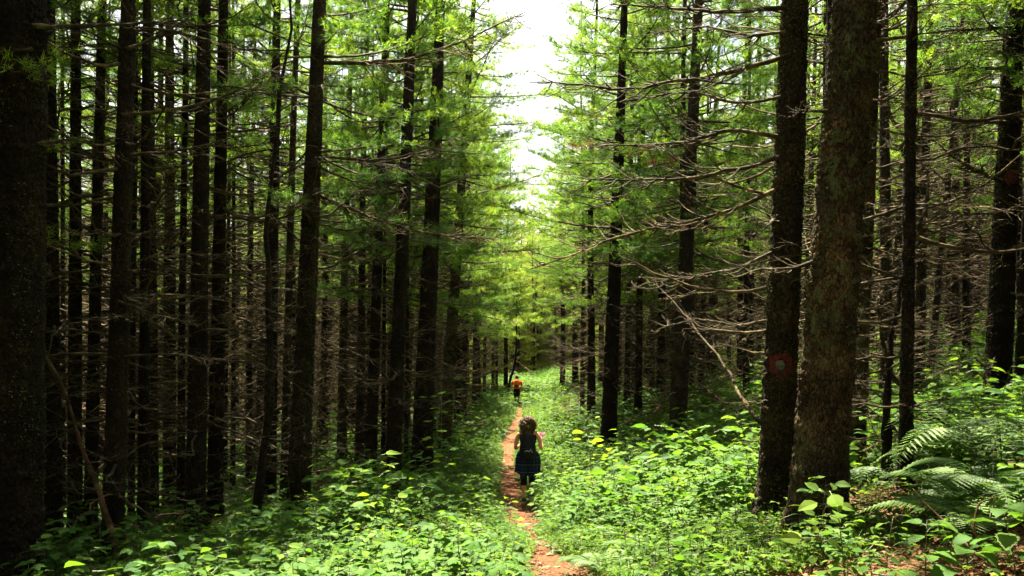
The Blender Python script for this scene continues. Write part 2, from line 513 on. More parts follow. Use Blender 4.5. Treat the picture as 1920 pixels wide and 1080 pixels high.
# ------------------------------------------------------------------ dead branches
def dead_branch(mb, L, r0, rs, origin=(0, 0, 0), az=0.0, rise=0.1, detail=1.0, sides=4, mat=0):
    """one bare bough with side twigs, growing outwards"""
    n = 9
    t = np.linspace(0, 1, n)
    ca, sa = math.cos(az), math.sin(az)
    bend = rs.uniform(-0.25, 0.25)
    wob = np.cumsum(rs.normal(0, 0.018, (n, 2)), axis=0) * L
    lx = t * L
    ly = bend * L * t ** 2 * 0.6 + wob[:, 0]
    lz = L * (rise * t - 0.28 * t * (1 - t) * 1.3 + rs.uniform(0.0, 0.22) * t ** 2.5) + wob[:, 1]
    P = np.stack([lx * ca - ly * sa, lx * sa + ly * ca, lz], 1) + np.asarray(origin)
    rr = r0 * (1 - t) ** 0.8 + 0.0025
    mb.tube(P, rr, sides, mat, cap=False)
    nt = int(rs.integers(7, 12) * detail)
    for k in range(nt):
        u = rs.uniform(0.18, 0.97)
        i = min(int(u * (n - 1)), n - 2)
        p0 = P[i] + (P[i + 1] - P[i]) * (u * (n - 1) - i)
        d = P[i + 1] - P[i]; d /= np.linalg.norm(d)
        side = np.array((-d[1], d[0], 0.0)) * (1 if k % 2 else -1)
        side = side / (np.linalg.norm(side) + 1e-6)
        tl = L * rs.uniform(0.14, 0.42) * (1.1 - 0.55 * u)
        dirv = d * rs.uniform(0.45, 1.0) + side * rs.uniform(0.5, 1.0) + np.array((0, 0, rs.uniform(-0.35, 0.35)))
        dirv /= np.linalg.norm(dirv)
        m = 4
        s = np.linspace(0, 1, m)[:, None]
        Q = p0 + dirv * tl * s + np.array((0, 0, 1.0)) * tl * rs.uniform(-0.2, 0.3) * s ** 2 + d * tl * 0.25 * s ** 2 + rs.normal(0, 0.02, (m, 3)) * tl * s
        rt = max(r0 * 0.32 * (1 - 0.5 * u), 0.003)
        mb.tube(Q, rt * (1 - 0.75 * s[:, 0]), 3, mat, cap=False)
        for j in range(int(rs.integers(1, 4) * detail)):
            v = rs.uniform(0.3, 1.0)
            w = min(int(v * (m - 1)), m - 2)
            b0 = Q[w] + (Q[w + 1] - Q[w]) * (v * (m - 1) - w)
            dv = dirv * 0.6 + np.cross(dirv, (0, 0, 1)) * rs.choice((-1, 1)) * rs.uniform(0.4, 1.0) + np.array((0, 0, rs.uniform(-.5, .5)))
            dv /= np.linalg.norm(dv)
            l2 = tl * rs.uniform(0.25, 0.55)
            mb.tube(np.stack([b0, b0 + dv * l2 * 0.55, b0 + dv * l2 + np.array((0, 0, l2 * rs.uniform(-.2, .3)))]), [rt * 0.55, rt * 0.4, 0.0012], 3, mat, cap=False)

def dead_whorls(seed, z0, z1, lmax, r0, keep=0.85):
    rs = np.random.default_rng(seed)
    mb = MB()
    z = z0
    while z < z1:
        for k in range(int(rs.integers(4, 7))):
            if rs.random() > keep: continue
            L = lmax * rs.uniform(0.45, 1.0) * (0.6 + 0.4 * min(1, (z - z0) / 2.5))
            if rs.random() < 0.15: L *= 0.3
            az = rs.uniform(0, 6.283)
            o = (0.10 * math.cos(az), 0.10 * math.sin(az), z + rs.normal(0, 0.06))
            dead_branch(mb, L, r0 * (0.5 + 0.5 * L / lmax), rs, o, az, rise=rs.uniform(-0.12, 0.22), detail=0.8)
        z += rs.uniform(0.20, 0.34)
    return mb.mesh('dead_branches', [TWIG])
DEAD = [dead_whorls(100 + k, 0.6, 9.6, 1.9, 0.015) for k in range(7)]

BR = []
for k in range(16):
    rs = np.random.default_rng(300 + k)
    mb = MB()
    dead_branch(mb, 1.0, 0.011, rs, rise=rs.uniform(-0.1, 0.2), detail=1.35, sides=5)
    BR.append(mb.mesh('branch', [TWIG_NEAR if k % 4 else TWIG], smooth=True))

# ------------------------------------------------------------------ live crowns
def tufts(mb, pos, dirs, rs, nn=12, length=0.105, width=0.0115, mat=0, tint=None):
    N = len(pos)
    D = dirs / (np.linalg.norm(dirs, axis=1)[:, None] + 1e-9)
    P = np.repeat(pos, nn, 0)
    P = P + rs.normal(0, 0.022, P.shape)
    d = np.repeat(D, nn, 0) * rs.uniform(0.15, 1.0, (N * nn, 1)) + rs.normal(0, 0.52, (N * nn, 3))
    d /= np.linalg.norm(d, axis=1)[:, None] + 1e-9
    s = np.cross(d, rs.normal(0, 1, d.shape)); s /= np.linalg.norm(s, axis=1)[:, None] + 1e-9
    L = length * rs.uniform(0.7, 1.25, (N * nn, 1))
    W = width * rs.uniform(0.7, 1.3, (N * nn, 1))
    V = np.stack([P - s * W * 0.5, P + s * W * 0.5, P + d * L], 1).reshape(-1, 3)
    t = np.repeat(rs.random(N) if tint is None else tint, nn * 3)
    F_ = np.arange(N * nn * 3).reshape(-1, 3).tolist()
    mb.add(V, F_, mat, t)

def live_bough(mb, o, az, L, r0, rs, rise, fl, tn, age=0.0, nn=11):
    """a limb carrying tufted twigs over its outer part"""
    n = 7
    t = np.linspace(0, 1, n)
    ca, sa = math.cos(az), math.sin(az)
    ly = rs.uniform(-.2, .2) * L * t ** 2
    lz = L * (rise * t - 0.16 * t * (1 - t) + 0.06 * t ** 2 + rs.uniform(-0.16, 0.08) * t ** 2)
    P = np.stack([t * L * ca - ly * sa, t * L * sa + ly * ca, lz], 1) + np.asarray(o)
    mb.tube(P, r0 * (1 - 0.85 * t), 4, 1, cap=False)
    pos, dirs = [], []
    m = int(6 + L * 9.0)
    for k in range(m):
        u = rs.uniform(fl, 1.0) if k else 1.0
        i = min(int(u * (n - 1)), n - 2)
        p0 = P[i] + (P[i + 1] - P[i]) * (u * (n - 1) - i)
        d = P[i + 1] - P[i]; d /= np.linalg.norm(d)
        side = np.cross(d, (0, 0, 1)) * rs.choice((-1, 1))
        tl = (0.22 + 0.30 * L * 0.5 * (1.15 - u)) * rs.uniform(0.7, 1.3)
        dv = d * rs.uniform(0.5, 1.0) + side * (0 if k == 0 else rs.uniform(0.4, 1.0)) + np.array((0, 0, rs.uniform(-.40, .55)))
        dv /= np.linalg.norm(dv)
        mb.tube(np.stack([p0, p0 + dv * tl * 0.6, p0 + dv * tl + np.array((0, 0, 0.06 * tl))]), [0.006, 0.004, 0.002], 3, 1, cap=False)
        for s in np.arange(0.35, 1.01, 0.16 / max(tl, 0.2)):
            pos.append(p0 + dv * tl * s); dirs.append(dv + np.array((0, 0, 0.25)))
    if pos:
        tufts(mb, np.array(pos), np.array(dirs), rs, nn=nn, tint=np.clip(tn + rs.normal(0, 0.2, len(pos)), 0, 1))

def crown(seed, z0, z1, rmax, sparse=1.0, nn=18, dens=5, mat=None):
    rs = np.random.default_rng(seed)
    mb = MB()
    z = z0
    H = z1 - z0
    while z < z1 - 0.25:
        u = (z - z0) / H
        rad = rmax * (1 - u) ** 0.75 * (0.75 + 0.25 * min(1, u * 6)) * rs.uniform(0.75, 1.2) + 0.25
        nb = dens if u < 0.8 else dens - 1
        a0 = rs.uniform(0, 6.28)
        for k in range(nb):
            if rs.random() > sparse * (0.75 + 0.25 * min(1, u * 4)): continue
            L = rad * rs.uniform(0.65, 1.15)
            live_bough(mb, (0, 0, z + rs.normal(0, 0.12)), a0 + k * 6.283 / nb + rs.normal(0, 0.25), L, 0.012 + 0.008 * L, rs, rs.uniform(-0.20, 0.16) + 0.38 * u, 0.35 if u < 0.5 else 0.2, 0.35 + 0.35 * rs.random() + 0.1 * u, nn=nn)
        z += rs.uniform(0.6, 0.95)
    live_bough(mb, (0, 0, z1 - 0.5), 0, 0.4, 0.01, rs, 1.5, 0.1, 0.6, nn=nn)
    return mb.mesh('crown', [mat or NEEDLE, LIMB], tint=True)
CROWN_IN = [crown(500 + k, 5.4 + 0.8 * k, 15.5 + 1.0 * k, 1.8, 0.62) for k in range(3)]        # stand interior: short crowns high up
CROWN_EDGE = [crown(520 + k, 4.5 + 0.5 * k, 17.5 + 1.0 * k, 3.05, 0.96) for k in range(3)]       # path edge: crowns reach lower
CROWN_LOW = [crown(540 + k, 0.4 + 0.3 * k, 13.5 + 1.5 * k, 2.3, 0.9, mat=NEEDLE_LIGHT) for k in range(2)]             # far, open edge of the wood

# ------------------------------------------------------------------ trunks
def plain_trunk(seed, H=19.0, sides=11):
    rs = np.random.default_rng(seed)
    zz = np.concatenate([[-0.5, 0.0, 0.12, 0.3, 0.6], np.arange(1.1, 8, 0.5), np.arange(8.5, H, 1.5), [H]])
    th = np.arange(sides) * 2 * math.pi / sides
    Z, T = np.meshgrid(zz, th, indexing='ij')
    r = 0.15 * (1 - np.clip(Z, 0, H) / H * 0.93) * (1 + 0.45 * np.exp(-np.clip(Z, 0, 9) / 0.22))
    r = r * (1 + 0.06 * vnoise(np.cos(T) * 1.5 + seed, np.sin(T) * 1.5, Z * 1.3, seed))
    cx = 0.05 * np.sin(zz * 0.35 + rs.uniform(0, 6)) * zz / 6
    cyy = 0.05 * np.sin(zz * 0.3 + rs.uniform(0, 6)) * zz / 6
    cx -= cx[1]; cyy -= cyy[1]
    V = np.stack([cx[:, None] + r * np.cos(T), cyy[:, None] + r * np.sin(T), Z], -1).reshape(-1, 3)
    fs = [[i * sides + j, i * sides + (j + 1) % sides, (i + 1) * sides + (j + 1) % sides, (i + 1) * sides + j] for i in range(len(zz) - 1) for j in range(sides)]
    return V, fs
TRUNK = []
for k in range(6):
    for mname in (BARK_DARK, BARK_PALE):
        V, fs = plain_trunk(700 + k)
        mb = MB(); mb.add(V, fs)
        TRUNK.append(mb.mesh('trunk', [mname], smooth=True))

def near_trunk(seed, r0, bark, H=19.0, plates=True, taper=0.93, detail_h=6.5, cell=0.045):
    """trunk with modelled bark plates, root flare and branch-whorl swellings"""
    rs = np.random.default_rng(seed)
    sides = int(np.clip(2 * math.pi * r0 / 0.014, 40, 110))
    step = 0.017 if r0 > 0.16 else 0.026
    zz = np.concatenate([np.arange(-0.6, detail_h, step), np.arange(detail_h + 0.3, H, 0.8), [H]])
    th = np.arange(sides) * 2 * math.pi / sides
    Z, T = np.meshgrid(zz, th, indexing='ij')
    flare = np.exp(-np.clip(Z, 0, 9) / 0.24)
    r = r0 * (1 - np.clip(Z, 0, H) / H * taper) * (1 + 0.42 * flare + 0.16 * flare * np.sin(T * 5 + seed) + 0.08 * flare * np.sin(T * 3 + 2 * seed))
    r = r + r0 * 0.05 * fbm(np.cos(T) * 2 + seed, np.sin(T) * 2, Z * 1.6, seed)
    for zw in np.arange(0.5 + rs.uniform(0, 0.3), detail_h, 0.42):
        a = rs.uniform(0, 6.283)
        r = r + r0 * 0.055 * np.exp(-((Z - zw) / 0.05) ** 2) * (0.55 + 0.45 * np.cos(2 * T + a))
    nu = max(6, round(2 * math.pi * r0 / cell))
    f, val = cells(T / (2 * math.pi) * nu + 0.45 * vnoise(Z * 8, np.sin(T) * 3, seed=seed), Z / (cell * 1.5) + 0.5 * vnoise(np.cos(T) * 4, np.sin(T) * 4, Z * 6, seed + 1), nu, seed)
    amp = 0.017 if r0 > 0.16 else 0.008
    r = r + amp * (np.clip(f * 3.2, 0, 1) * (0.55 + 0.9 * val) - 0.55) * (0.6 + 0.5 * np.clip(fbm(np.cos(T) * 2, np.sin(T) * 2, Z * 2.2, seed + 4) + 0.6, 0, 1.6)) * (Z < detail_h) + 0.004 * vnoise(np.cos(T) * r0 * 60, np.sin(T) * r0 * 60, Z * 60, seed)
    V = np.stack([r * np.cos(T), r * np.sin(T), Z], -1)
    n = len(zz)
    ii, jj = np.meshgrid(np.arange(sides), np.arange(n - 1))
    a = (jj * sides + ii).ravel(); b = (jj * sides + (ii + 1) % sides).ravel()
    mb = MB(); mb.add(V.reshape(-1, 3), np.stack([a, b, b + sides, a + sides], 1).tolist())
    return mb.mesh('trunk', [bark], smooth=True), V, zz, th

def lichen_mesh(V, zz, th, rs, count, zmax=5.5, size=0.022):
    mb = MB()
    nz = int((zz < zmax).sum())
    ci = rs.integers(20, nz, count * 3); cj = rs.integers(0, len(th), count * 3)
    p = V[ci, cj]
    keep = (fbm(p[:, 0] * 5, p[:, 1] * 5, p[:, 2] * 2.2, seed=77) > 0.15)
    ci, cj, p = ci[keep][:count], cj[keep][:count], p[keep][:count]
    N = len(p)
    out = np.stack([np.cos(th[cj]), np.sin(th[cj]), 0 * th[cj]], 1)
    d = rs.normal(0, 1, (N, 3)) + out * 0.6
    M = basis(d, up=(0.3, 0.2, 1))
    s = size * rs.uniform(0.5, 1.5, N)
    tv = np.array([(-.6, -.5, 0), (.1, -.8, .25), (.8, -.1, 0), (.3, .7, .3), (-.7, .5, .1), (0, 0, .35)])
    tf = [[5, 0, 1], [5, 1, 2], [5, 2, 3], [5, 3, 4], [5, 4, 0]]
    mb.add_many(tv, tf, p + out * 0.003, M * s[:, None, None], 0, rs.random(N))
    return mb.mesh('lichen', [LICHEN], tint=True)

# ------------------------------------------------------------------ catalogue of the trees one can tell apart
# base x, base y, trunk width (photo pixels), x of the trunk at the top of the frame, kind, label
# kind: N near (own bark geometry, each branch a part), M middle row (shared trunk)
CAT = [
 (14, 1125, 122, 26, 'N', 'massive black trunk cut off by the photo\'s left edge', 'BARK_DARK'),
 (100, 1048, 34, 95, 'N', 'dark trunk standing just behind the massive trunk at the left edge', 'BARK_DARK'),
 (140, 1042, 27, 132, 'N', 'dark straight trunk, left one of the close pair behind the leaning dead stem', 'BARK_DARK'),
 (168, 1038, 25, 198, 'N', 'dark trunk tilting right, right one of the close pair behind the leaning dead stem', 'BARK_DARK'),
 (210, 1078, 41, 232, 'N', 'thick dark trunk the leaning dead stem crosses at its foot', 'BARK_DARK'),
 (268, 1052, 22, 266, 'N', 'slim dark trunk next to the thick trunk with the leaning stem, foot in broad leaves', 'BARK_DARK'),
 (288, 1004, 19, 281, 'M', 'slim trunk half hidden behind the slim dark trunk at lower left', 'BARK_DARK'),
 (246, 1010, 13, 250, 'M', 'thin far trunk between the thick leaning-stem trunk and a slim dark one', 'BARK_DARK'),
 (120, 1003, 10, 124, 'M', 'very thin far trunk seen left of the close dark pair', 'BARK_DARK'),
 (318, 982, 26, 312, 'N', 'plain dark trunk left of the two thick touching trunks', 'BARK_DARK'),
 (339, 1010, 16, 345, 'M', 'narrow trunk touching the left side of the thickest trunk of the left stand', 'BARK_DARK'),
 (365, 1030, 39, 376, 'N', 'thick black trunk, nearer of the two touching trunks with red litter at foot', 'BARK_DARK'),
 (402, 1006, 30, 422, 'N', 'brown trunk touching the thick black one, lichen on its right edge', 'BARK_DARK'),
 (421, 932, 10, 424, 'M', 'far thin trunk right behind the two touching trunks', 'BARK_DARK'),
 (436, 928, 10, 442, 'M', 'far thin trunk beside its twin, right of the two touching trunks', 'BARK_DARK'),
 (466, 925, 12, 470, 'M', 'far trunk seen left of the thin black leaning pole', 'BARK_DARK'),
 (504, 962, 27, 514, 'N', 'dark trunk directly behind the thin black leaning pole', 'BARK_DARK'),
 (533, 955, 18, 556, 'M', 'pale edged trunk half hidden behind the banded trunk', 'BARK_PALE'),
 (557, 990, 43, 600, 'N', 'tall banded trunk with dark rings, nearest one left of the path', 'BARK_PALE'),
 (605, 864, 13, 612, 'M', 'far dark trunk right of the banded trunk beside a bare pale stick', 'BARK_DARK'),
 (641, 876, 20, 655, 'M', 'grey trunk standing in light green plants left of the path', 'BARK_PALE'),
 (672, 886, 18, 690, 'M', 'pale streaked trunk left of a dark straight one', 'BARK_PALE'),
 (693, 908, 24, 722, 'N', 'dark straight trunk left of the trunk with ferns at its foot', 'BARK_DARK'),
 (718, 882, 9, 726, 'M', 'very thin stem between two dark trunks left of the path', 'BARK_DARK'),
 (734, 942, 31, 775, 'N', 'dark trunk leaning right with pale ferns at its foot', 'BARK_DARK'),
 (761, 887, 8, 770, 'M', 'very thin stem beside the broad trunk left of the path', 'BARK_DARK'),
 (789, 902, 41, 826, 'N', 'broadest trunk at the path\'s left edge, tall leafy saplings before it', 'BARK_DARK'),
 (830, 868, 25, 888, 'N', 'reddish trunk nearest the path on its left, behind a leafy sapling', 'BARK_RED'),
 (866, 792, 17, 886, 'M', 'dark trunk behind the crown of the tall sapling left of the path', 'BARK_DARK'),
 (924, 741, 7, 930, 'M', 'far slim trunk left of the man, first of a tight row', 'BARK_DARK'),
 (931, 740, 6, 934, 'M', 'far slim trunk left of the man, second of a tight row', 'BARK_DARK'),
 (948, 738, 9, 955, 'M', 'far straight trunk closest to the man in orange', 'BARK_DARK'),
 (1054, 734, 11, 1058, 'M', 'far short-looking trunk at the path\'s right edge before the pale thicket', 'BARK_DARK'),
 (1092, 778, 9, 1093, 'M', 'thin sunlit stem right of the path among low dead twigs', 'BARK_PALE'),
 (1108, 802, 17, 1112, 'M', 'dark trunk skirted by low dead twigs right of the path', 'BARK_DARK'),
 (1140, 842, 31, 1172, 'N', 'dark trunk with spreading foot, nearest the path on its right', 'BARK_DARK'),
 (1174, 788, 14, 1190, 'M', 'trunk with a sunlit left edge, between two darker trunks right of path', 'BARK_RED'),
 (1195, 792, 16, 1215, 'M', 'dark trunk curved at its foot right of the sunlit edged one', 'BARK_DARK'),
 (1222, 762, 12, 1232, 'M', 'far reddish trunk left of the propped broken pole', 'BARK_RED'),
 (1239, 768, 18, 1252, 'M', 'dark trunk behind the propped broken pole', 'BARK_DARK'),
 (1268, 842, 34, 1312, 'N', 'grey-brown trunk with bare litter at foot, second along the path\'s right', 'BARK_PALE'),
 (1296, 722, 14, 1312, 'M', 'trunk just right of the grey-brown one, above the fallen brush', 'BARK_RED'),
 (1331, 712, 20, 1350, 'M', 'dark trunk behind the long diagonal fallen stem', 'BARK_DARK'),
 (1387, 724, 15, 1400, 'M', 'left trunk of the pair behind the tree with the red trail mark', 'BARK_DARK'),
 (1405, 730, 15, 1424, 'M', 'right trunk of the pair behind the tree with the red trail mark', 'BARK_DARK'),
 (1452, 990, 66, 1496, 'N', 'big dark trunk painted with a red and white trail mark', 'BARK_PALE'),
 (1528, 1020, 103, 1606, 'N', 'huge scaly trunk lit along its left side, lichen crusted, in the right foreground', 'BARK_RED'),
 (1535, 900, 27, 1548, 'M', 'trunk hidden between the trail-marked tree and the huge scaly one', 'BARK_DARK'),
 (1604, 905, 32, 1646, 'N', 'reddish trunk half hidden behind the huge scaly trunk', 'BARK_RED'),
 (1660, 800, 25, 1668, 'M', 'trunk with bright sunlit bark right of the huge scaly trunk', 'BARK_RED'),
 (1697, 938, 25, 1720, 'N', 'black trunk beside the forked dead tree in the right foreground', 'BARK_DARK'),
 (1742, 722, 14, 1806, 'M', 'thin trunk leaning right above the bracken', 'BARK_PALE'),
 (1722, 760, 22, 1742, 'M', 'grey trunk rising behind the forked dead tree', 'BARK_PALE'),
 (1812, 690, 15, 1822, 'M', 'far trunk on the green slope left of the black trunk over the bracken', 'BARK_DARK'),
 (1868, 780, 47, 1912, 'N', 'thick black trunk standing above the bracken near the photo\'s right edge', 'BARK_DARK'),
 (1910, 748, 18, 1950, 'M', 'trunk at the photo\'s right edge behind the black trunk over bracken', 'BARK_DARK'),
]
MATS = {'BARK_DARK': BARK_DARK, 'BARK_RED': BARK_RED, 'BARK_PALE': BARK_PALE}

def make_branch_between(pts3, r0, seed, mat, twigs=True, sides=6, detail=1.0):
    """one long bough through given points, with side twigs"""
    rs = np.random.default_rng(seed)
    P0 = np.array(pts3, float)
    s0 = np.concatenate([[0], np.cumsum(np.linalg.norm(np.diff(P0, axis=0), axis=1))])
    n = 18
    s = np.linspace(0, s0[-1], n)
    P = np.stack([np.interp(s, s0, P0[:, k]) for k in range(3)], 1)
    for _ in range(2):
        P[1:-1] = 0.25 * P[:-2] + 0.5 * P[1:-1] + 0.25 * P[2:]
    L = s0[-1]
    P[1:] += np.cumsum(rs.normal(0, 0.004 * L, (n - 1, 3)), 0)
    mb = MB()
    t = s / L
    mb.tube(P, r0 * (1 - 0.85 * t) * (1 + 0.12 * rs.normal(0, 1, n)) + 0.002, sides, 0)
    if twigs:
        for k in range(int((5 + L * 5) * detail)):
            u = rs.uniform(0.2, 1.0)
            i = min(int(u * (n - 1)), n - 2)
            d = P[i + 1] - P[i]; d /= np.linalg.norm(d)
            tmp = MB()
            az = math.atan2(d[1], d[0]) + rs.choice((-1, 1)) * rs.uniform(0.4, 1.1)
            dead_branch(mb, L * rs.uniform(0.10, 0.30) * (1.15 - 0.5 * u), max(r0 * 0.35 * (1 - 0.6 * u), 0.004), rs, P[i], az, rise=rs.uniform(-0.5, 0.5), detail=0.45)
    return mb

TREES = {}
occupied = []
for idx, (bx, by, w, tx, kind, label, bark) in enumerate(CAT):
    x, d = px_ground(bx, by)
    z = gz(x, d) - 0.03
    r0 = 0.5 * w / F * d
    z_top = CZ + YH / F * d
    x_top = (tx - 960) / F * d
    lean = math.atan2(x_top - x, z_top - z)
    occupied.append((x, d))
    root = link('conifer_tree', None, label=label, cat='tree', group='conifers one can tell apart by the path', loc=(x, d, z), rot=(R(random.uniform(-1.2, 1.2)), lean, 0))
    spin = random.uniform(0, 6.283)
    rs = np.random.default_rng(900 + idx)
    u = abs(x - corridor(d))
    if kind == 'N':
        me, V, zz, th = near_trunk(900 + idx, r0 * 0.97, MATS[bark], detail_h=min(6.5, z_top - z + 0.6) if d < 14 else min(9.0, z_top - z + 0.6), cell=0.055 if r0 > 0.15 else 0.04)
        link('trunk', me, root)
        if d < 14:
            big = r0 > 0.17
            link('lichen', lichen_mesh(V, zz, th, rs, 5200 if big else 900, size=0.011 if big else 0.009), root, kind='stuff')
        top = min(z_top - z + 1.0, 7.5)
        zb = 0.55 if d > 9 else 0.9
        while zb < top:
            for q in range(int(rs.integers(3, 6))):
                if bx in (1528,) and rs.random() < 0.75: continue
                if bx == 14: continue
                if bx == 1452 and rs.random() < 0.35: continue
                L = rs.uniform(0.5, 1.9) * (0.65 + 0.35 * min(1, zb / 2.5)) * (0.35 if rs.random() < 0.2 else 1.0)
                if d < 8: L *= 0.75
                az = rs.uniform(0, 6.283)
                if bx == 1528: L *= 0.5
                if d < 9 and math.sin(az) < -0.3: L *= 0.45       # short stubs where they would point at the viewer
                o = link('branch', BR[int(rs.integers(0, len(BR)))], root, loc=(r0 * 0.72 * math.cos(az), r0 * 0.72 * math.sin(az), zb + rs.normal(0, 0.04)), rot=(rs.uniform(-0.5, 0.5), -rs.uniform(-0.22, 0.18), az), scale=(L, L, L * rs.choice((-0.6, 1.0))))
            zb += rs.uniform(0.30, 0.50)
        if top < z_top - z + 1.0 or d > 12:
            pass
    else:
        link('trunk', TRUNK[(idx % 6) * 2 + (0 if bark == 'BARK_DARK' else 1)], root, rot=(0, 0, spin), scale=(r0 / 0.15, r0 / 0.15, 1))
        link('dead_branches', DEAD[idx % len(DEAD)], root, rot=(0, 0, spin), scale=(1, 1, 1), kind='stuff')
    cr = CROWN_EDGE[idx % 3] if (u < 4.5 and d > 16 and bx not in (734, 789)) else CROWN_IN[idx % 3]
    link('crown', cr, root, rot=(0, 0, spin + 1), loc=(0, 0, 2.2 if d < 12 else 1.2 if u > 4.5 and x < 0 else 0))
    TREES[bx] = (root, d, r0)

bpy.context.view_layer.update()
# long boughs of single trees: photo polyline, depth change towards the tip (metres), thickness
BOUGHS = [
 (1452, [(1474, 104), (1340, 142), (1180, 157), (1015, 147)], -0.3, 0.022),
 (1452, [(1470, 258), (1380, 240), (1280, 268), (1110, 272)], 0.5, 0.020),
 (1452, [(1468, 292), (1380, 314), (1280, 332), (1085, 318)], -0.4, 0.019),
 (1452, [(1462, 352), (1360, 396), (1250, 410), (1150, 426), (1060, 468), (992, 490)], 0.3, 0.020),
 (1452, [(1460, 402), (1435, 428), (1395, 448)], -0.5, 0.016),
 (1452, [(1478, 14), (1380, 24), (1280, 18), (1150, 2)], 0.4, 0.022),
 (1452, [(1456, 470), (1380, 512), (1280, 528), (1180, 545)], 0.7, 0.017),
 (1452, [(1470, 180), (1390, 196), (1290, 170), (1180, 190)], 1.0, 0.017),
 (1452, [(1448, 598), (1390, 612), (1310, 596), (1235, 622)], 0.6, 0.015),
 (1452, [(1474, 60), (1400, 70), (1320, 50), (1220, 62)], 1.2, 0.016),
 (1528, [(1530, 490), (1482, 506), (1425, 507), (1380, 522)], -0.3, 0.015),
 (1528, [(1555, 208), (1510, 206), (1478, 208)], -0.2, 0.012),
 (1868, [(1896, 130), (1800, 134), (1700, 146)], -0.6, 0.026),
 (1868, [(1892, 230), (1805, 226), (1722, 206)], -0.9, 0.028),
 (1868, [(1884, 342), (1800, 306), (1745, 256)], -1.0, 0.036),
 (1868, [(1880, 400), (1800, 402), (1740, 406)], -0.8, 0.022),
 (1868, [(1900, 50), (1800, 48), (1690, 60)], -0.4, 0.022),
 (1868, [(1870, 610), (1790, 618), (1690, 590)], -1.0, 0.020),
 (1868, [(1868, 682), (1780, 690), (1700, 640)], -1.2, 0.018),
 (14, [(60, 48), (200, 51), (350, 40)], 0.8, 0.022),
 (14, [(50, 274), (90, 268), (150, 259)], 0.2, 0.026),
 (14, [(60, 92), (40, 94), (-10, 96)], -0.2, 0.016),
 (210, [(236, 92), (290, 72), (362, 26)], 0.5, 0.022),
 (210, [(228, 215), (330, 208), (440, 176), (525, 130)], 0.6, 0.020),
 (210, [(225, 288), (330, 282), (430, 258)], 0.8, 0.018),
 (210, [(215, 560), (290, 590), (385, 615)], -0.4, 0.016),
 (557, [(606, 118), (760, 121), (880, 78), (985, 30)], 0.8, 0.030),
 (557, [(592, 362), (740, 420), (815, 437), (940, 446)], 0.6, 0.026),
 (557, [(598, 294), (720, 296), (800, 282), (872, 254)], 0.9, 0.024),
 (557, [(590, 180), (500, 150), (420, 100)], 0.5, 0.022),
 (557, [(570, 660), (640, 690), (720, 745)], -0.6, 0.020),
 (734, [(752, 690), (800, 705), (860, 690), (930, 655)], -0.6, 0.020),
 (1140, [(1150, 640), (1080, 655), (1025, 640)], -0.5, 0.018),
 (1140, [(1148, 745), (1090, 730), (1050, 740)], -0.3, 0.014),
]
for k, (key, pts, dd, r0) in enumerate(BOUGHS):
    root, d, tr = TREES[key]
    n = len(pts)
    inv = root.matrix_world.inverted()
    loc = [inv @ px_at(px, py, d + dd * i / (n - 1) + (0 if i else 0.0)) for i, (px, py) in enumerate(pts)]
    mb = make_branch_between(loc, r0 * 1.2, 4000 + k, TWIG_NEAR, detail=2.0)
    link('branch', mb.mesh('branch', [TWIG if k in (3, 26, 27) else TWIG_NEAR], smooth=True), root)

for k, (key, px, py, dd, L) in enumerate(((1268, 1300, 292, -0.2, 0.9), (1268, 1245, 268, -0.6, 0.7), (1140, 1120, 270, 0.3, 0.7), (1108, 1010, 468, 1.5, 1.3))):
    root, d, tr = TREES[key]
    rs = np.random.default_rng(4600 + k)
    mb = MB()
    live_bough(mb, root.matrix_world.inverted() @ px_at(px, py, d + dd), math.pi + rs.uniform(-.6, .6), L, 0.010, rs, -0.25, 0.15, 0.5, nn=8)
    link('dry_spray', mb.mesh('dry_spray', [NEEDLE_BROWN, LIMB], tint=True), root, label='spray of withered orange-brown needles')

for k, (key, az, hs_) in enumerate(((830, 0.0, (7.2, 8.3, 9.4, 10.4, 11.2)), (866, 0.2, (9.0, 11.5, 13.0)), (1140, math.pi, (7.0, 8.1, 9.2, 10.2, 11.0)), (1108, math.pi - .3, (9.5, 11.0, 12.5)))):
    root, d, tr = TREES[key]
    for j, hh in enumerate(hs_):
        rs = np.random.default_rng(4700 + 10 * k + j)
        mb = MB()
        live_bough(mb, (0, 0, 0), 0.0, rs.uniform(1.5, 2.3), 0.018, rs, rs.uniform(-.15, .15), 0.25, 0.5, nn=18)
        link('live_branch', mb.mesh('live_branch', [NEEDLE, LIMB], tint=True), root, loc=(0, 0, hh), rot=(0, 0, az + rs.uniform(-.5, .5)))

# trail mark painted on the bark: a red ring round a white spot
def paint_patch(root, r0, px, py, d, rad, mat, lift, seed, hole=0.0):
    c = root.matrix_world.inverted() @ px_at(px, py, d - r0)
    th0, z0 = math.atan2(c.y, c.x), c.z
    rr = r0 * (1 - max(z0, 0) / 19 * 0.93) * 0.97
    mb = MB()
    nr, na = 5, 40
    V = []
    for i in range(nr):
        q = hole + (1 - hole) * i / (nr - 1)
        for j in range(na):
            a = j * 2 * math.pi / na
            e = rad * q * (1 + 0.22 * float(vnoise(math.cos(a) * 2.5 + seed, math.sin(a) * 2.5, i * 0.3, seed)))
            t = th0 + e * math.cos(a) / rr
            z = z0 + e * math.sin(a) * 1.15
            ru = rr + lift + 0.004 * float(vnoise(t * 14, z * 22, seed=seed))
            V.append((ru * math.cos(t), ru * math.sin(t), z))
    fs = [[i * na + j, i * na + (j + 1) % na, (i + 1) * na + (j + 1) % na, (i + 1) * na + j] for i in range(nr - 1) for j in range(na)]
    if hole == 0: fs.append(list(range(na)))
    mb.add(V, fs)
    return mb.mesh('trail_mark', [mat], smooth=True)
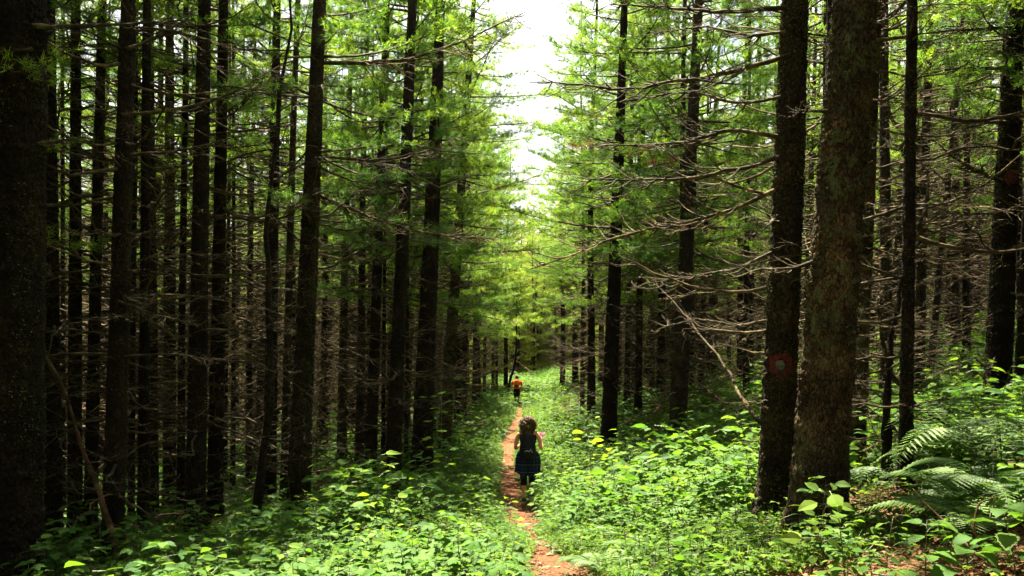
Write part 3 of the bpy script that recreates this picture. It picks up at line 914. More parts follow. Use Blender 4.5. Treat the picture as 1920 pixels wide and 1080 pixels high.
def mat_paint(name, col, bark):
    m, nt = material(name)
    v = obj_coord(nt)
    n = noise_tex(nt, v, 26.0, 6.0, 0.8)
    c = mixc(nt, ramp(nt, n, [(0.38, (0, 0, 0)), (0.56, (1, 1, 1))]), col, bark)
    finish(nt, c, 0.8, bump=n, bump_d=0.01)
    return m
PAINT_RED = mat_paint('worn_red_paint', (0.16, 0.009, 0.007), (0.025, 0.010, 0.007))
PAINT_WHITE = mat_paint('worn_white_paint', (0.20, 0.19, 0.14), (0.05, 0.04, 0.03))
rt, dd_, rr_ = TREES[1452]
mk = link('trail_mark', paint_patch(rt, rr_, 1463, 683, dd_, 20 / F * dd_, PAINT_RED, 0.017, 3, hole=0.42), rt, label='worn red ring of a painted trail mark')
link('mark_centre', paint_patch(rt, rr_, 1462, 684, dd_, 7.5 / F * dd_, PAINT_WHITE, 0.018, 5), mk, label='worn white spot in the middle of the trail mark')
rt, dd_, rr_ = TREES[1868]
link('paint_blotch', paint_patch(rt, rr_, 1903, 330, dd_, 11 / F * dd_, PAINT_RED, 0.012, 8), rt, label='faded red paint blotch on dark bark')

# ------------------------------------------------------------------ fallen and leaning dead stems, snags
def stem_thing(name, label, pts, r0, seed, mat, cat='dead stem', twigs=0.25, group=None, name_part='stem'):
    """pts: (photo x, photo y, depth)"""
    P = [px_at(*p) for p in pts]
    base = P[0].copy()
    root = link(name, None, label=label, cat=cat, group=group, loc=base)
    mb = make_branch_between([p - base for p in P], r0, seed, mat, twigs=False, sides=8)
    link(name_part, mb.mesh(name_part, [mat], smooth=True), root)
    rs = np.random.default_rng(seed + 5)
    for k in range(int(len(P) * 8 * twigs)):
        t = rs.uniform(0.15, 0.98) * (len(P) - 1)
        i = min(int(t), len(P) - 2)
        p = (P[i].lerp(P[i + 1], t - i)) - base
        L = min(rs.uniform(0.25, 0.8) * (r0 / 0.03), 0.07 * P[i].y)
        link('twig', BR[int(rs.integers(0, len(BR)))], root, loc=p, rot=(rs.uniform(-1.2, 1.2), rs.uniform(-0.9, 0.5), rs.uniform(0, 6.28)), scale=(L, L, L))
    return root
def gd(px, py):
    return px_ground(px, py)[1]
dA = gd(232, 1085)
stem_thing('leaning_dead_stem', 'crooked brown dead stem leaning left across the dark trunks, lower left', [(236, 1092, dA), (215, 1010, dA + .05), (190, 930, dA + .1), (165, 862, dA + .15), (140, 800, dA + .2), (118, 700, dA + .3), (70, 640, dA + .4), (22, 578, dA + .5)], 0.042, 51, STICK, twigs=0.35)
dB = gd(1418, 790)
stem_thing('diagonal_dead_stem', 'long straight brown stem lying diagonally against the trail-marked tree', [(1424, 792, 7.4), (1370, 710, 8.4), (1300, 622, 9.6), (1225, 540, 10.8)], 0.017, 52, BARK_RED, twigs=0.15)
dC = gd(1216, 796)
stem_thing('broken_pole', 'short pale broken pole propped between two trunks right of the path', [(1216, 798, dC), (1238, 755, dC + 1.2), (1262, 708, dC + 2.4)], 0.085, 53, STICK, twigs=0.1)
dD = gd(1398, 775)
stem_thing('fallen_branch', 'low fallen brown branch with twigs lying in plants below the diagonal stem', [(1398, 776, dD), (1350, 752, dD + .8), (1312, 722, dD + 1.8), (1280, 690, dD + 2.6)], 0.06, 54, STICK, twigs=0.6)
dE = gd(484, 1015)
stem_thing('leaning_pole', 'thin black dead pole leaning right before dark trunks', [(478, 1018, dE), (486, 860, dE), (494, 640, dE), (506, 330, dE + .1), (524, -20, dE + .2)], 0.075, 55, BARK_DARK, twigs=0.4)
dF = gd(598, 952)
stem_thing('bare_stick', 'pale reddish crooked bare stick standing right of the banded trunk', [(600, 956, dF), (594, 880, dF), (590, 800, dF + .1), (597, 735, dF + .1), (604, 690, dF + .2)], 0.036, 56, STICK, twigs=0.25)
dG = gd(478, 968)
stem_thing('fallen_log', 'short brown fallen log lying behind the thin black pole', [(418, 945, dG + .4), (448, 955, dG + .2), (480, 966, dG)], 0.06, 57, STICK, twigs=0.2)
dH = gd(1668, 925)
snag = stem_thing('forked_dead_tree', 'dead black tree with upcurved forked limbs beside the huge scaly trunk', [(1668, 930, dH), (1664, 800, dH), (1668, 680, dH), (1690, 560, dH + .1), (1712, 440, dH + .2), (1722, 415, dH + .2)], 0.062, 58, BARK_DARK, cat='dead tree', twigs=0.7, name_part='trunk')
bpy.context.view_layer.update()
for k, pts in enumerate(([(1716, 430), (1700, 380), (1704, 320), (1722, 262), (1726, 228)], [(1718, 428), (1738, 395), (1744, 350), (1738, 300)], [(1670, 690), (1655, 640), (1645, 560)], [(1668, 700), (1720, 760), (1790, 800), (1850, 850)], [(1666, 790), (1700, 830), (1740, 870)])):
    inv = snag.matrix_world.inverted()
    mb = make_branch_between([inv @ px_at(px, py, dH + .15 + .12 * i * (1 if k % 2 else -1)) for i, (px, py) in enumerate(pts)], 0.030, 4200 + k, BARK_DARK, detail=0.5)
    link('limb', mb.mesh('limb', [TWIG_NEAR], smooth=True), snag)
stem_thing('curved_twig', 'pale bare twig bent over the litter in the lower right corner', [(1838, 1030, 4.9), (1824, 980, 4.95), (1832, 945, 5.0), (1872, 932, 5.0)], 0.008, 59, STICK, twigs=0.0, cat='twig')
stem_thing('straight_twig', 'straight pale dead twig slanting through leaves below the forked dead tree', [(1840, 1050, 4.8), (1780, 990, 5.0), (1740, 955, 5.15), (1708, 918, 5.3)], 0.008, 60, STICK, twigs=0.0, cat='twig')
dK = gd(952, 740)
stem_thing('thin_leaning_tree', 'thin dark stem leaning right just left of the man', [(953, 738, dK), (962, 690, dK), (968, 640, dK), (970, 560, dK)], 0.10, 61, BARK_DARK, cat='dead tree', twigs=0.3, name_part='trunk')
dL = gd(1010, 705)
stem_thing('fallen_white_pole', 'pale pole fallen slantwise at the far end of the path', [(1002, 700, 72), (985, 690, 72.5), (968, 676, 73)], 0.05, 62, STICK, twigs=0.0)

# ------------------------------------------------------------------ the stand behind, tree by tree, then the far wood
fill, far = [], []
cell = 2.45
for iy in range(-8, 50):
    for ix in range(-30, 31):
        y = iy * cell + random.uniform(-0.75, 0.75) + (0.5 * cell if ix % 2 else 0)
        x = ix * cell * 0.98 + random.uniform(-0.75, 0.75)
        u = x - corridor(y)
        wide = float(np.interp(y, [0, 26, 34, 56, 62, 78, 79.5, 80], [1, 1, 1.22, 1.22, 2.6, 2.6, 1, 0]))        # the ride opens into a clearing, then the wood closes it
        if -(2.1 + 0.25 * random.random()) * wide < u < (2.35 + 0.25 * random.random()) * wide: continue
        if y > 110: continue
        vis = abs(x) < 0.66 * y + 1.0
        if y < 1.5 and abs(x) < 3.0: continue
        if vis and y < 20.0: continue                 # the rows one can tell apart stand here
        if not vis and y < 20 and abs(x) > 22: continue
        if not vis and y >= 20: continue
        if min((x - a) ** 2 + (y - b) ** 2 for a, b in occupied) < 1.15 ** 2: continue
        (fill if vis and y < 47 else far).append((x, y))
far += [(2.95, 2.3), (2.5, 0.2), (2.6, -2.4), (4.6, 3.4), (-2.6, 0.4), (5.2, 1.0)]  # unseen trees close to the viewer, added to shade the foreground
LBL = {('l', 0): ('dark trunked conifer in the nearer rows of the stand left of the path', 'nearer rows of the stand left of the path'),
       ('l', 1): ('slender conifer in the far rows of the stand left of the path', 'far rows of the stand left of the path'),
       ('r', 0): ('dark trunked conifer on the near slope of the stand right of the path', 'near slope of the stand right of the path'),
       ('r', 1): ('slender conifer high in the far rows of the stand right of the path', 'far rows of the stand right of the path')}
HANDLE = {14: 'left-edge trunk', 210: 'leaning-stem trunk', 365: 'thick black trunk', 557: 'banded trunk', 693: 'dark straight trunk', 734: 'fern-footed trunk', 789: 'broadest path-edge trunk', 830: 'reddish path-edge trunk',
          1140: 'spreading-foot trunk', 1268: 'grey-brown trunk', 1452: 'trail-marked trunk', 1528: 'huge scaly trunk', 1697: 'forked dead tree', 1868: 'black bracken trunk'}
ORD = ['first', 'second', 'third', 'fourth', 'fifth', 'sixth', 'seventh', 'eighth', 'ninth', 'tenth', 'eleventh', 'twelfth', 'thirteenth', 'fourteenth']
def own_labels(pts):
    keys = sorted(HANDLE)
    slots = {}
    for x, y in pts:
        px = 960 + x / y * F
        k = sum(1 for q in keys if q < px)
        slots.setdefault(k, []).append((px, x, y))
    out = {}
    for k, lst in slots.items():
        lst.sort()
        where = 'left of the ' + HANDLE[keys[0]] if k == 0 else 'right of the ' + HANDLE[keys[-1]] if k == len(keys) else 'between %s and %s' % (HANDLE[keys[k - 1]], HANDLE[keys[k]])
        for j, (px, x, y) in enumerate(lst):
            out[(x, y)] = '%s slim conifer from the left, further back %s' % (ORD[min(j, 13)], where)
    return out
OWN = own_labels([p for p in fill if p[1] < 32])
print('fill trees', len(fill), 'far', len(far))
for k, (x, y) in enumerate(fill):
    u = x - corridor(y)
    lab, grp = LBL[('l' if u < 0 else 'r', 0 if y < 32 else 1)]
    lab = OWN.get((x, y), lab)
    root = link('conifer_tree', None, label=lab, cat='tree', group=grp, loc=(x, y, gz(x, y) - 0.03), rot=(R(random.gauss(0, 1.0)), R(random.gauss(1.4, 1.3)), 0))
    spin = random.uniform(0, 6.283)
    r0 = random.uniform(0.09, 0.19)
    h = random.uniform(0.88, 1.1)
    link('trunk', TRUNK[random.randrange(6) * 2 + (random.random() < 0.25)], root, rot=(0, 0, spin), scale=(r0 / 0.15, r0 / 0.15, h))
    link('dead_branches', DEAD[random.randrange(len(DEAD))], root, rot=(0, 0, spin), scale=(random.uniform(.85, 1.1), random.uniform(.85, 1.1), 1), kind='stuff')
    edge = abs(u) < 4.6
    link('crown', (CROWN_EDGE if edge else CROWN_IN)[random.randrange(3)], root, rot=(0, 0, spin + 1), scale=(1.12, 1.12, h) if u > 0 and edge and y < 40 else (0.9, 0.9, h) if y > 28 and edge else (1, 1, h), loc=(0, 0, 0 if edge else (-1.4 if u > 0 else 1.0)))

def scatter(name, pts, rots, scales, idx, sources, **kw):
    """one 'stuff' object: copies of source meshes on points"""
    src = bpy.data.collections.new(name + '_sources')
    for k, me in enumerate(sources):
        o = bpy.data.objects.new('%s_source_%03d' % (name, k), me)
        src.objects.link(o)
    me = bpy.data.meshes.new(name)
    me.from_pydata([tuple(p) for p in pts], [], [])
    a = me.attributes.new('rot', 'FLOAT_VECTOR', 'POINT'); a.data.foreach_set('vector', np.asarray(rots, np.float32).ravel())
    a = me.attributes.new('siz', 'FLOAT_VECTOR', 'POINT'); a.data.foreach_set('vector', np.asarray(scales, np.float32).ravel())
    a = me.attributes.new('idx', 'INT', 'POINT'); a.data.foreach_set('value', np.asarray(idx, np.int32))
    o = link(name, me, kind='stuff', **kw)
    ng = bpy.data.node_groups.new(name, 'GeometryNodeTree')
    ng.interface.new_socket('Geometry', in_out='INPUT', socket_type='NodeSocketGeometry')
    ng.interface.new_socket('Geometry', in_out='OUTPUT', socket_type='NodeSocketGeometry')
    gi, go = ng.nodes.new('NodeGroupInput'), ng.nodes.new('NodeGroupOutput')
    ci = ng.nodes.new('GeometryNodeCollectionInfo')
    ci.inputs['Collection'].default_value = src
    ci.inputs['Separate Children'].default_value = True
    ci.inputs['Reset Children'].default_value = True
    ip = ng.nodes.new('GeometryNodeInstanceOnPoints')
    ip.inputs['Pick Instance'].default_value = True
    def named(n, t):
        q = ng.nodes.new('GeometryNodeInputNamedAttribute')
        q.data_type = t
        q.inputs['Name'].default_value = n
        return q.outputs['Attribute']
    er = ng.nodes.new('FunctionNodeEulerToRotation')
    ng.links.new(named('rot', 'FLOAT_VECTOR'), er.inputs[0])
    ng.links.new(gi.outputs[0], ip.inputs['Points'])
    ng.links.new(ci.outputs[0], ip.inputs['Instance'])
    ng.links.new(named('idx', 'INT'), ip.inputs['Instance Index'])
    ng.links.new(er.outputs[0], ip.inputs['Rotation'])
    ng.links.new(named('siz', 'FLOAT_VECTOR'), ip.inputs['Scale'])
    ng.links.new(ip.outputs[0], go.inputs[0])
    md = o.modifiers.new('scatter', 'NODES')
    md.node_group = ng
    return o

far = np.array(far)
nf = len(far)
fz = ground_z(far[:, 0], far[:, 1])
fr = np.stack([rng.normal(0, 0.02, nf), rng.normal(0.02, 0.02, nf), rng.uniform(0, 6.28, nf)], 1)
hs = rng.uniform(0.88, 1.08, nf) * np.where((far[:, 1] > 76) & (np.abs(far[:, 0] - corridor(far[:, 1])) < 9), 1.3, 1.0)
P3 = np.column_stack([far, fz - 0.05])
edge = (far[:, 1] > 56) | (np.abs(far[:, 0]) > 27)
trk = TRUNK[:8:2]
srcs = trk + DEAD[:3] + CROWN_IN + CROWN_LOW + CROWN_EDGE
idx_t = rng.integers(0, 4, nf); idx_d = 4 + rng.integers(0, 3, nf)
u_far = np.abs(far[:, 0] - corridor(far[:, 1]))
idx_c = np.where(edge, 10 + rng.integers(0, 2, nf), np.where((u_far < 4.8) | (far[:, 1] < 16), 12 + rng.integers(0, 3, nf), 7 + rng.integers(0, 3, nf)))  # unseen trees near the viewer take fuller crowns, to cast shade
one = np.ones(nf)
tk = rng.uniform(0.6, 1.2, nf)
keep = ~((np.abs(far[:, 1]) < 7) & (np.abs(far[:, 0]) < 7))
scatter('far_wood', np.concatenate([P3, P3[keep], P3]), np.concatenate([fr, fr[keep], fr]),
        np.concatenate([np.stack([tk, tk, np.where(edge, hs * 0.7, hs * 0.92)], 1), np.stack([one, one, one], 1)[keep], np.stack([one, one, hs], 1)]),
        np.concatenate([idx_t, idx_d[keep], idx_c]), srcs, label='distant conifer wood closing the view behind the nearer rows, with unseen trees added for shade', cat='wood')

# ------------------------------------------------------------------ herb layer
LEAF_V = np.array([(0, 0, 0), (.18, 0, .015), (.45, 0, .02), (.75, 0, -.01), (1, 0, -.08),
                   (.16, .20, .05), (.45, .31, .07), (.76, .18, .03), (.16, -.20, .05), (.45, -.31, .07), (.76, -.18, .03)])
LEAF_F = [[0, 1, 5], [1, 2, 6, 5], [2, 3, 7, 6], [3, 4, 7], [0, 8, 1], [1, 8, 9, 2], [2, 9, 10, 3], [3, 10, 4]]
def leaf_fine(seed, wide=0.31, fold=0.16, droop=0.18, teeth=True):
    """a broad leaf with a folded midrib, toothed edge and slight waves"""
    rs = np.random.default_rng(seed)
    n = 13
    t = np.linspace(0, 1, n)
    w = wide * np.sin(np.pi * np.clip(t, 0, 1) ** 0.72) ** 0.85
    w[0] = 0.0; w[-1] = 0
    if teeth:
        w[1:-1] *= 1 + 0.10 * np.where(np.arange(n - 2) % 2, 1, -1)
    zm = 0.05 * np.sin(np.pi * t) - droop * t ** 2
    V = [np.stack([t, 0 * t, zm], 1)]
    for sgn in (1, -1):
        V.append(np.stack([t - 0.03, sgn * w * 0.5, zm + fold * w * 0.5 + 0.012 * np.sin(t * 26)], 1))
        V.append(np.stack([t - 0.05, sgn * w, zm + fold * w * 0.8 + 0.02 * rs.normal(0, 0.6, n)], 1))
    V = np.concatenate(V)
    fs = []
    for i in range(n - 1):
        for (a, b, flip) in ((0, 1, 0), (1, 2, 0), (0, 3, 1), (3, 4, 1)):
            f = [a * n + i, a * n + i + 1, b * n + i + 1, b * n + i]
            fs.append(f[::-1] if flip else f)
    return V, fs
def palmate(seed, lobes=5):
    """maple-like lobed leaf, stalk end at the origin"""
    rs = np.random.default_rng(seed)
    V = [(0.1, 0, 0)]
    m = lobes * 2 + 1
    for k in range(m):
        a = -2.2 + 4.4 * k / (m - 1)
        r = (0.62 if k % 2 else 0.33) * (1.15 - 0.25 * abs(a) / 2.2)
        V.append((0.35 + r * math.cos(a), r * math.sin(a), 0.03 * rs.normal() - 0.10 * r))
    fs = [[0, k, k + 1] for k in range(1, m)]
    return np.array(V), fs

def herb(seed, h, nodes, size, mat_i, tri=False, spread=0.18, flat=0.35, wide=1.0):
    rs = np.random.default_rng(seed)
    mb = MB()
    lean = rs.uniform(-.2, .2, 2)
    t = np.linspace(0, 1, 4)
    S = np.stack([lean[0] * t ** 1.5 * h, lean[1] * t ** 1.5 * h, t * h], 1)
    mb.tube(S, [0.004, 0.0035, 0.003, 0.002], 3, 1, cap=False)
    pos, dirs, sc = [], [], []
    for k in range(nodes):
        u = 0.35 + 0.65 * k / max(nodes - 1, 1)
        p = np.array([np.interp(u, t, S[:, j]) for j in range(3)])
        az = k * 2.4 + rs.uniform(-.4, .4)
        out = np.array((math.cos(az), math.sin(az), rs.uniform(-0.05, flat)))
        pl = spread * rs.uniform(0.4, 1.0) * (1.2 - 0.6 * u)
        e = p + out * pl
        mb.tube(np.stack([p, e]), [0.0022, 0.0016], 3, 1, cap=False)
        s = size * 1.06 * rs.uniform(0.65, 1.35)
        d0 = np.array((out[0], out[1], rs.uniform(-.35, .2)))
        pos.append(e); dirs.append(d0); sc.append(s)
        if tri:
            for sg in (-1, 1):
                a2 = az + sg * 1.15
                pos.append(p + out * pl * 0.85); dirs.append(np.array((math.cos(a2), math.sin(a2), rs.uniform(-.3, .2)))); sc.append(s * 0.85)
    B = basis(np.array(dirs))
    roll = rs.normal(0, 0.35, len(pos))
    c, s_ = np.cos(roll), np.sin(roll)
    y = B[:, :, 1] * c[:, None] + B[:, :, 2] * s_[:, None]
    B = np.stack([B[:, :, 0], y, np.cross(B[:, :, 0], y)], 2) * np.array(sc)[:, None, None]
    mb.add_many(LEAF_V * (1, wide, 1), LEAF_F, np.array(pos), B, 0, rs.random(len(pos)))
    return mb.mesh('herb', [mat_i, STEM], smooth=False, tint=True)

def frond(mb, base, az, L, arch, rs, pairs=15, fine=False, mat=0):
    n = pairs + 4
    t = np.linspace(0, 1, n)
    x = L * (t * 0.9)
    z = L * arch * (1.9 * t - 1.75 * t ** 2)
    ca, sa = math.cos(az), math.sin(az)
    side = rs.uniform(-.12, .12) * L * t ** 2
    P = np.stack([x * ca - side * sa, x * sa + side * ca, z], 1) + np.asarray(base)
    mb.tube(P, 0.004 * L * (1.2 - t) + 0.001, 3, 1, cap=False)
    pos, dirs, sc = [], [], []
    for i in range(3, n - 1):
        d = P[i + 1] - P[i - 1]; d /= np.linalg.norm(d)
        up = np.array((0, 0, 1.0)) - d * d[2]
        sd = np.cross(d, up); sd /= np.linalg.norm(sd)
        w = L * 0.30 * math.sin(math.pi * min(1, (t[i] - 0.08) * 0.95 + 0.10)) ** 0.8 * (1.15 - 0.65 * t[i])
        for sg in (-1, 1):
            pos.append(P[i]); dirs.append(sd * sg + d * 0.35 + np.array((0, 0, -0.18))); sc.append(w)
    if fine:
        m = 8
        tv, tf = [(0, 0, 0)], []
        tt = np.linspace(0.06, 1, m * 2)
        for k in range(m * 2):
            wd = 0.14 * (1.05 - tt[k]) * (1.0 if k % 2 == 0 else 0.42)
            tv += [(tt[k], wd, 0.0), (tt[k], 0, 0.025), (tt[k], -wd, 0.0)]
        for k in range(m * 2 - 1):
            a = 1 + 3 * k
            tf += [[a, a + 1, a + 4, a + 3], [a + 1, a + 2, a + 5, a + 4]]
        tv = np.array(tv)
    else:
        tv = np.array([(0, 0, 0), (.25, .12, .0), (1, 0, -.06), (.25, -.12, .0), (.5, 0, .03)])
        tf = [[0, 4, 1], [1, 4, 2], [0, 3, 4], [4, 3, 2]]
    B = basis(np.array(dirs)) * np.array(sc)[:, None, None]
    mb.add_many(tv, tf, np.array(pos), B, mat, np.clip(0.5 + rs.normal(0, .18, len(pos)), 0, 1))
def fern(seed, n, L, fine=False):
    rs = np.random.default_rng(seed)
    mb = MB()
    a0 = rs.uniform(0, 6.28)
    for k in range(n):
        frond(mb, (0, 0, 0), a0 + k * 6.283 / n + rs.normal(0, .25), L * rs.uniform(.75, 1.15), rs.uniform(.35, .75), rs, 15, fine)
    return mb.mesh('fern', [FERN, STEM], tint=True)
def tuft(seed, n, h):
    rs = np.random.default_rng(seed)
    mb = MB()
    for k in range(n):
        az = rs.uniform(0, 6.28); L = h * rs.uniform(.5, 1.2); c = rs.uniform(.15, .75)
        t = np.linspace(0, 1, 5)
        out = L * c * t ** 1.8
        z = L * (t - 0.35 * c * t ** 2.5)
        b = rs.normal(0, 0.02, 2)
        w = 0.006 * (1 - t) ** 0.7 * (h / 0.35)
        cx, sx = math.cos(az), math.sin(az)
        A = np.stack([b[0] + out * cx - w * sx, b[1] + out * sx + w * cx, z], 1)
        C = np.stack([b[0] + out * cx + w * sx, b[1] + out * sx - w * cx, z], 1)
        mb.add(np.concatenate([A, C]), [[i, i + 1, i + 6, i + 5] for i in range(4)], 0, rs.random())
    return mb.mesh('grass_tuft', [GRASS], tint=True)

HERBS = [herb(1000, .34, 6, .085, LEAF_FRONT, tri=True), herb(1001, .42, 7, .095, LEAF_FRONT, tri=True), herb(1002, .28, 5, .075, LEAF, tri=True),
         herb(1003, .30, 9, .085, LEAF), herb(1004, .22, 8, .07, LEAF, spread=.12), herb(1005, .36, 11, .075, LEAF), herb(1006, .16, 8, .06, LEAF, spread=.10),
         herb(1007, .45, 10, .11, LEAF_FRONT, spread=.22)]
TALL = [herb(1010, .26, 14, .10, LEAF, spread=.10, wide=.5), herb(1011, .34, 16, .07, LEAF, spread=.14, wide=.6), herb(1012, .20, 7, .07, LEAF_FRONT, spread=.13, wide=1.45), herb(1013, .14, 16, .04, LEAF, spread=.12, wide=1.1),
        herb(1008, .72, 15, .10, LEAF, spread=.10, flat=.5), herb(1009, .60, 9, .12, LEAF_FRONT, tri=True, spread=.2)]
FERNS = [fern(1100, 7, .50), fern(1101, 6, .42)]
TUFTS = [tuft(1200, 34, .30), tuft(1201, 26, .24)]

pts, idxs, scs = [], [], []
def cover(n, y0, y1, dens_pow, hw, seed):
    rs = np.random.default_rng(seed)
    y = y0 + (y1 - y0) * rs.random(n) ** dens_pow
    x = rs.uniform(-1, 1, n) * (0.66 * y + hw)
    u = x - path_x(y)
    ok = np.abs(u) > path_half(y) * rs.uniform(0.6, 1.25, n) + 0.03
    ok &= (y > 5.0) | (np.abs(x) > 1.6)
    # patchy cover: thinner in the deep stand, thick along the path
    c = np.abs(x - corridor(y))
    nz = vnoise(x * 0.45, y * 0.45, seed=61) + 0.5 * vnoise(x * 1.3, y * 1.3, seed=62)
    prob = np.where(c < 3.0, 1.0, np.clip(0.80 + 0.55 * nz, 0.18, 1))
    prob = np.where((x < -3.2) & (y < 14), prob * 0.8, prob)
    litter = ((x > 2.0) & (y < 9.0)) | ((x > 1.35) & (y < 6.6))
    prob = np.where(litter, prob * 0.18, prob)
    ok &= rs.random(n) < prob
    x, y = x[ok], y[ok]
    near = y < 10
    m = len(x)
    kind = rs.random(m)
    patch = vnoise(x * 0.35, y * 0.35, seed=64)
    ix = np.where(kind < .26, rs.integers(0, 3, m), np.where(kind < .78, 3 + rs.integers(0, 4, m), np.where(kind < .80, 7, np.where(kind < .90, 8 + rs.integers(0, 2, m), 10 + rs.integers(0, 2, m)))))
    ix = np.where((patch > .25) & (kind < .6) & (ix >= 3) & (ix < 7), rs.integers(0, 3, m), ix)
    alt = vnoise(x * 0.8, y * 0.8, seed=66)
    ix = np.where((ix >= 3) & (ix < 7) & (rs.random(m) < 0.5 + 0.5 * alt), 12 + rs.integers(0, 4, m), ix)
    ix = np.where(rs.random(m) < np.where((y > 6) & (y < 20), 0.10, 0.06), 16 + rs.integers(0, 2, m), ix)
    ix = np.where((y > 9) & (y < 22) & (rs.random(m) < 0.16), 8 + rs.integers(0, 2, m), ix)
    s = np.clip(rs.lognormal(-0.12, 0.30, m), .45, 1.6) * (1 + 0.25 * patch)
    s = np.where(y < 9, s * 0.72, s)
    pathd = np.abs(x - path_x(y))
    s = s * np.clip(0.45 + pathd * 0.45, 0.45, 1.05)
    s = np.where(y > 24, s * 1.25, s)
    pts.append(np.column_stack([x, y])); idxs.append(ix); scs.append(s)
cover(9500, 4.0, 13, 0.9, 1.0, 71)
cover(22000, 12, 30, 0.85, 1.5, 72)
cover(16000, 28, 72, 0.8, 2.0, 73)
rs = np.random.default_rng(74)      # dense strip along the path
y = 6.0 + 62 * rs.random(15000) ** 1.5
x = path_x(y) + rs.choice((-1, 1), 15000) * (path_half(y) * rs.uniform(0.65, 1.05, 15000) + 0.03 + np.abs(rs.normal(0, 1.0, 15000)))
ok = (y > 8.5) | (np.abs(x - path_x(y)) > 0.36)
x, y = x[ok], y[ok]
pts.append(np.column_stack([x, y])); idxs.append(rs.choice([2, 3, 4, 5, 6, 4, 6, 10, 11], len(x))); scs.append(rs.uniform(.5, 1.0, len(x)) * np.clip(.55 + np.abs(x - path_x(y)) * .5, .5, 1.05))
rs = np.random.default_rng(76)      # the clearing at the far end
y = rs.uniform(46, 84, 7000); x = corridor(y) + rs.uniform(-7.5, 7.5, 7000)
pts.append(np.column_stack([x, y])); idxs.append(rs.choice([1, 3, 5, 7, 8, 9], 7000)); scs.append(rs.uniform(1.0, 2.0, 7000))
pts, idxs, scs = np.concatenate(pts), np.concatenate(idxs), np.concatenate(scs)
pz = ground_z(pts[:, 0], pts[:, 1]) - 0.03
lane = (pts[:, 1] > 12.8) & (pts[:, 1] < 16.1) & (np.abs(pts[:, 0] - 0.02 * pts[:, 1]) < 0.27)      # trodden around the walker
pts, idxs, scs, pz = pts[~lane], idxs[~lane], scs[~lane], pz[~lane]
N = len(pts)
print('herbs', N)
scatter('undergrowth', np.column_stack([pts, pz]), np.stack([rng.normal(0, .12, N), rng.normal(0, .12, N), rng.uniform(0, 6.28, N)], 1), np.repeat(scs[:, None], 3, 1), idxs, HERBS + FERNS + TUFTS + TALL,
        label='dense low green herbs, brambles and small ferns covering the forest floor', cat='undergrowth')

# litter: dry leaves and twigs on bare ground
def litter_leaf(seed):
    rs = np.random.default_rng(seed)
    mb = MB()
    V = LEAF_V.copy(); V[:, 2] = V[:, 2] * 3 + rs.normal(0, .06, len(V))
    for k in range(6):
        B = basis(np.array([[math.cos(k * 1.1 + rs.random()), math.sin(k * 1.1 + rs.random()), rs.uniform(-.2, .2)]])) * 0.05 * rs.uniform(.6, 1.3)
        mb.add_many(V, LEAF_F, np.array([[rs.uniform(-.12, .12), rs.uniform(-.12, .12), .015]]), B, 0, rs.random(1))
    for k in range(3):
        a = rs.uniform(0, 6.28); p = np.array((rs.uniform(-.1, .1), rs.uniform(-.1, .1), .012)); d = np.array((math.cos(a), math.sin(a), rs.uniform(-.1, .2)))
        mb.tube(np.stack([p, p + d * .1, p + d * rs.uniform(.15, .3)]), [.004, .003, .0015], 3, 1, cap=False)
    return mb.mesh('litter', [DRYLEAF, STICK], tint=True)
LIT = [litter_leaf(1300 + k) for k in range(4)]
rs = np.random.default_rng(75)
y = 4 + 22 * rs.random(9000) ** 1.3
x = rs.uniform(-1, 1, 9000) * (0.66 * y + .5)
onpath = np.abs(x - path_x(y)) < path_half(y)
ok = ~onpath | (rs.random(9000) < .5)
x, y = x[ok], y[ok]
N = len(x)
scatter('leaf_litter', np.column_stack([x, y, ground_z(x, y) + np.where(np.abs(x - path_x(y)) < path_half(y), -0.03, 0.0)]), np.stack([rs.normal(0, .1, N), rs.normal(0, .1, N), rs.uniform(0, 6.28, N)], 1), np.repeat(rs.uniform(.6, 1.3, N)[:, None], 3, 1), rs.integers(0, 4, N), LIT,
        label='brown fallen leaves and broken twigs strewn over the ground', cat='litter')

# ------------------------------------------------------------------ single plants in the foreground
FINE = []
for k in range(6):
    V, fs = leaf_fine(1400 + k, wide=0.27 + 0.05 * (k % 3), droop=0.10 + 0.06 * (k % 3))
    for mm in (LEAF_FRONT, LEAF):
        mb = MB(); mb.add(V, fs, 0, 0.25 + 0.5 * ((k * 37) % 10) / 10)
        FINE.append(mb.mesh('leaf', [mm], smooth=True, tint=True))
PALM = []
for k in range(3):
    V, fs = palmate(1450 + k)
    mb = MB(); mb.add(V, fs, 0, 0.3 + 0.25 * k)
    PALM.append(mb.mesh('leaf', [LEAF], tint=True))

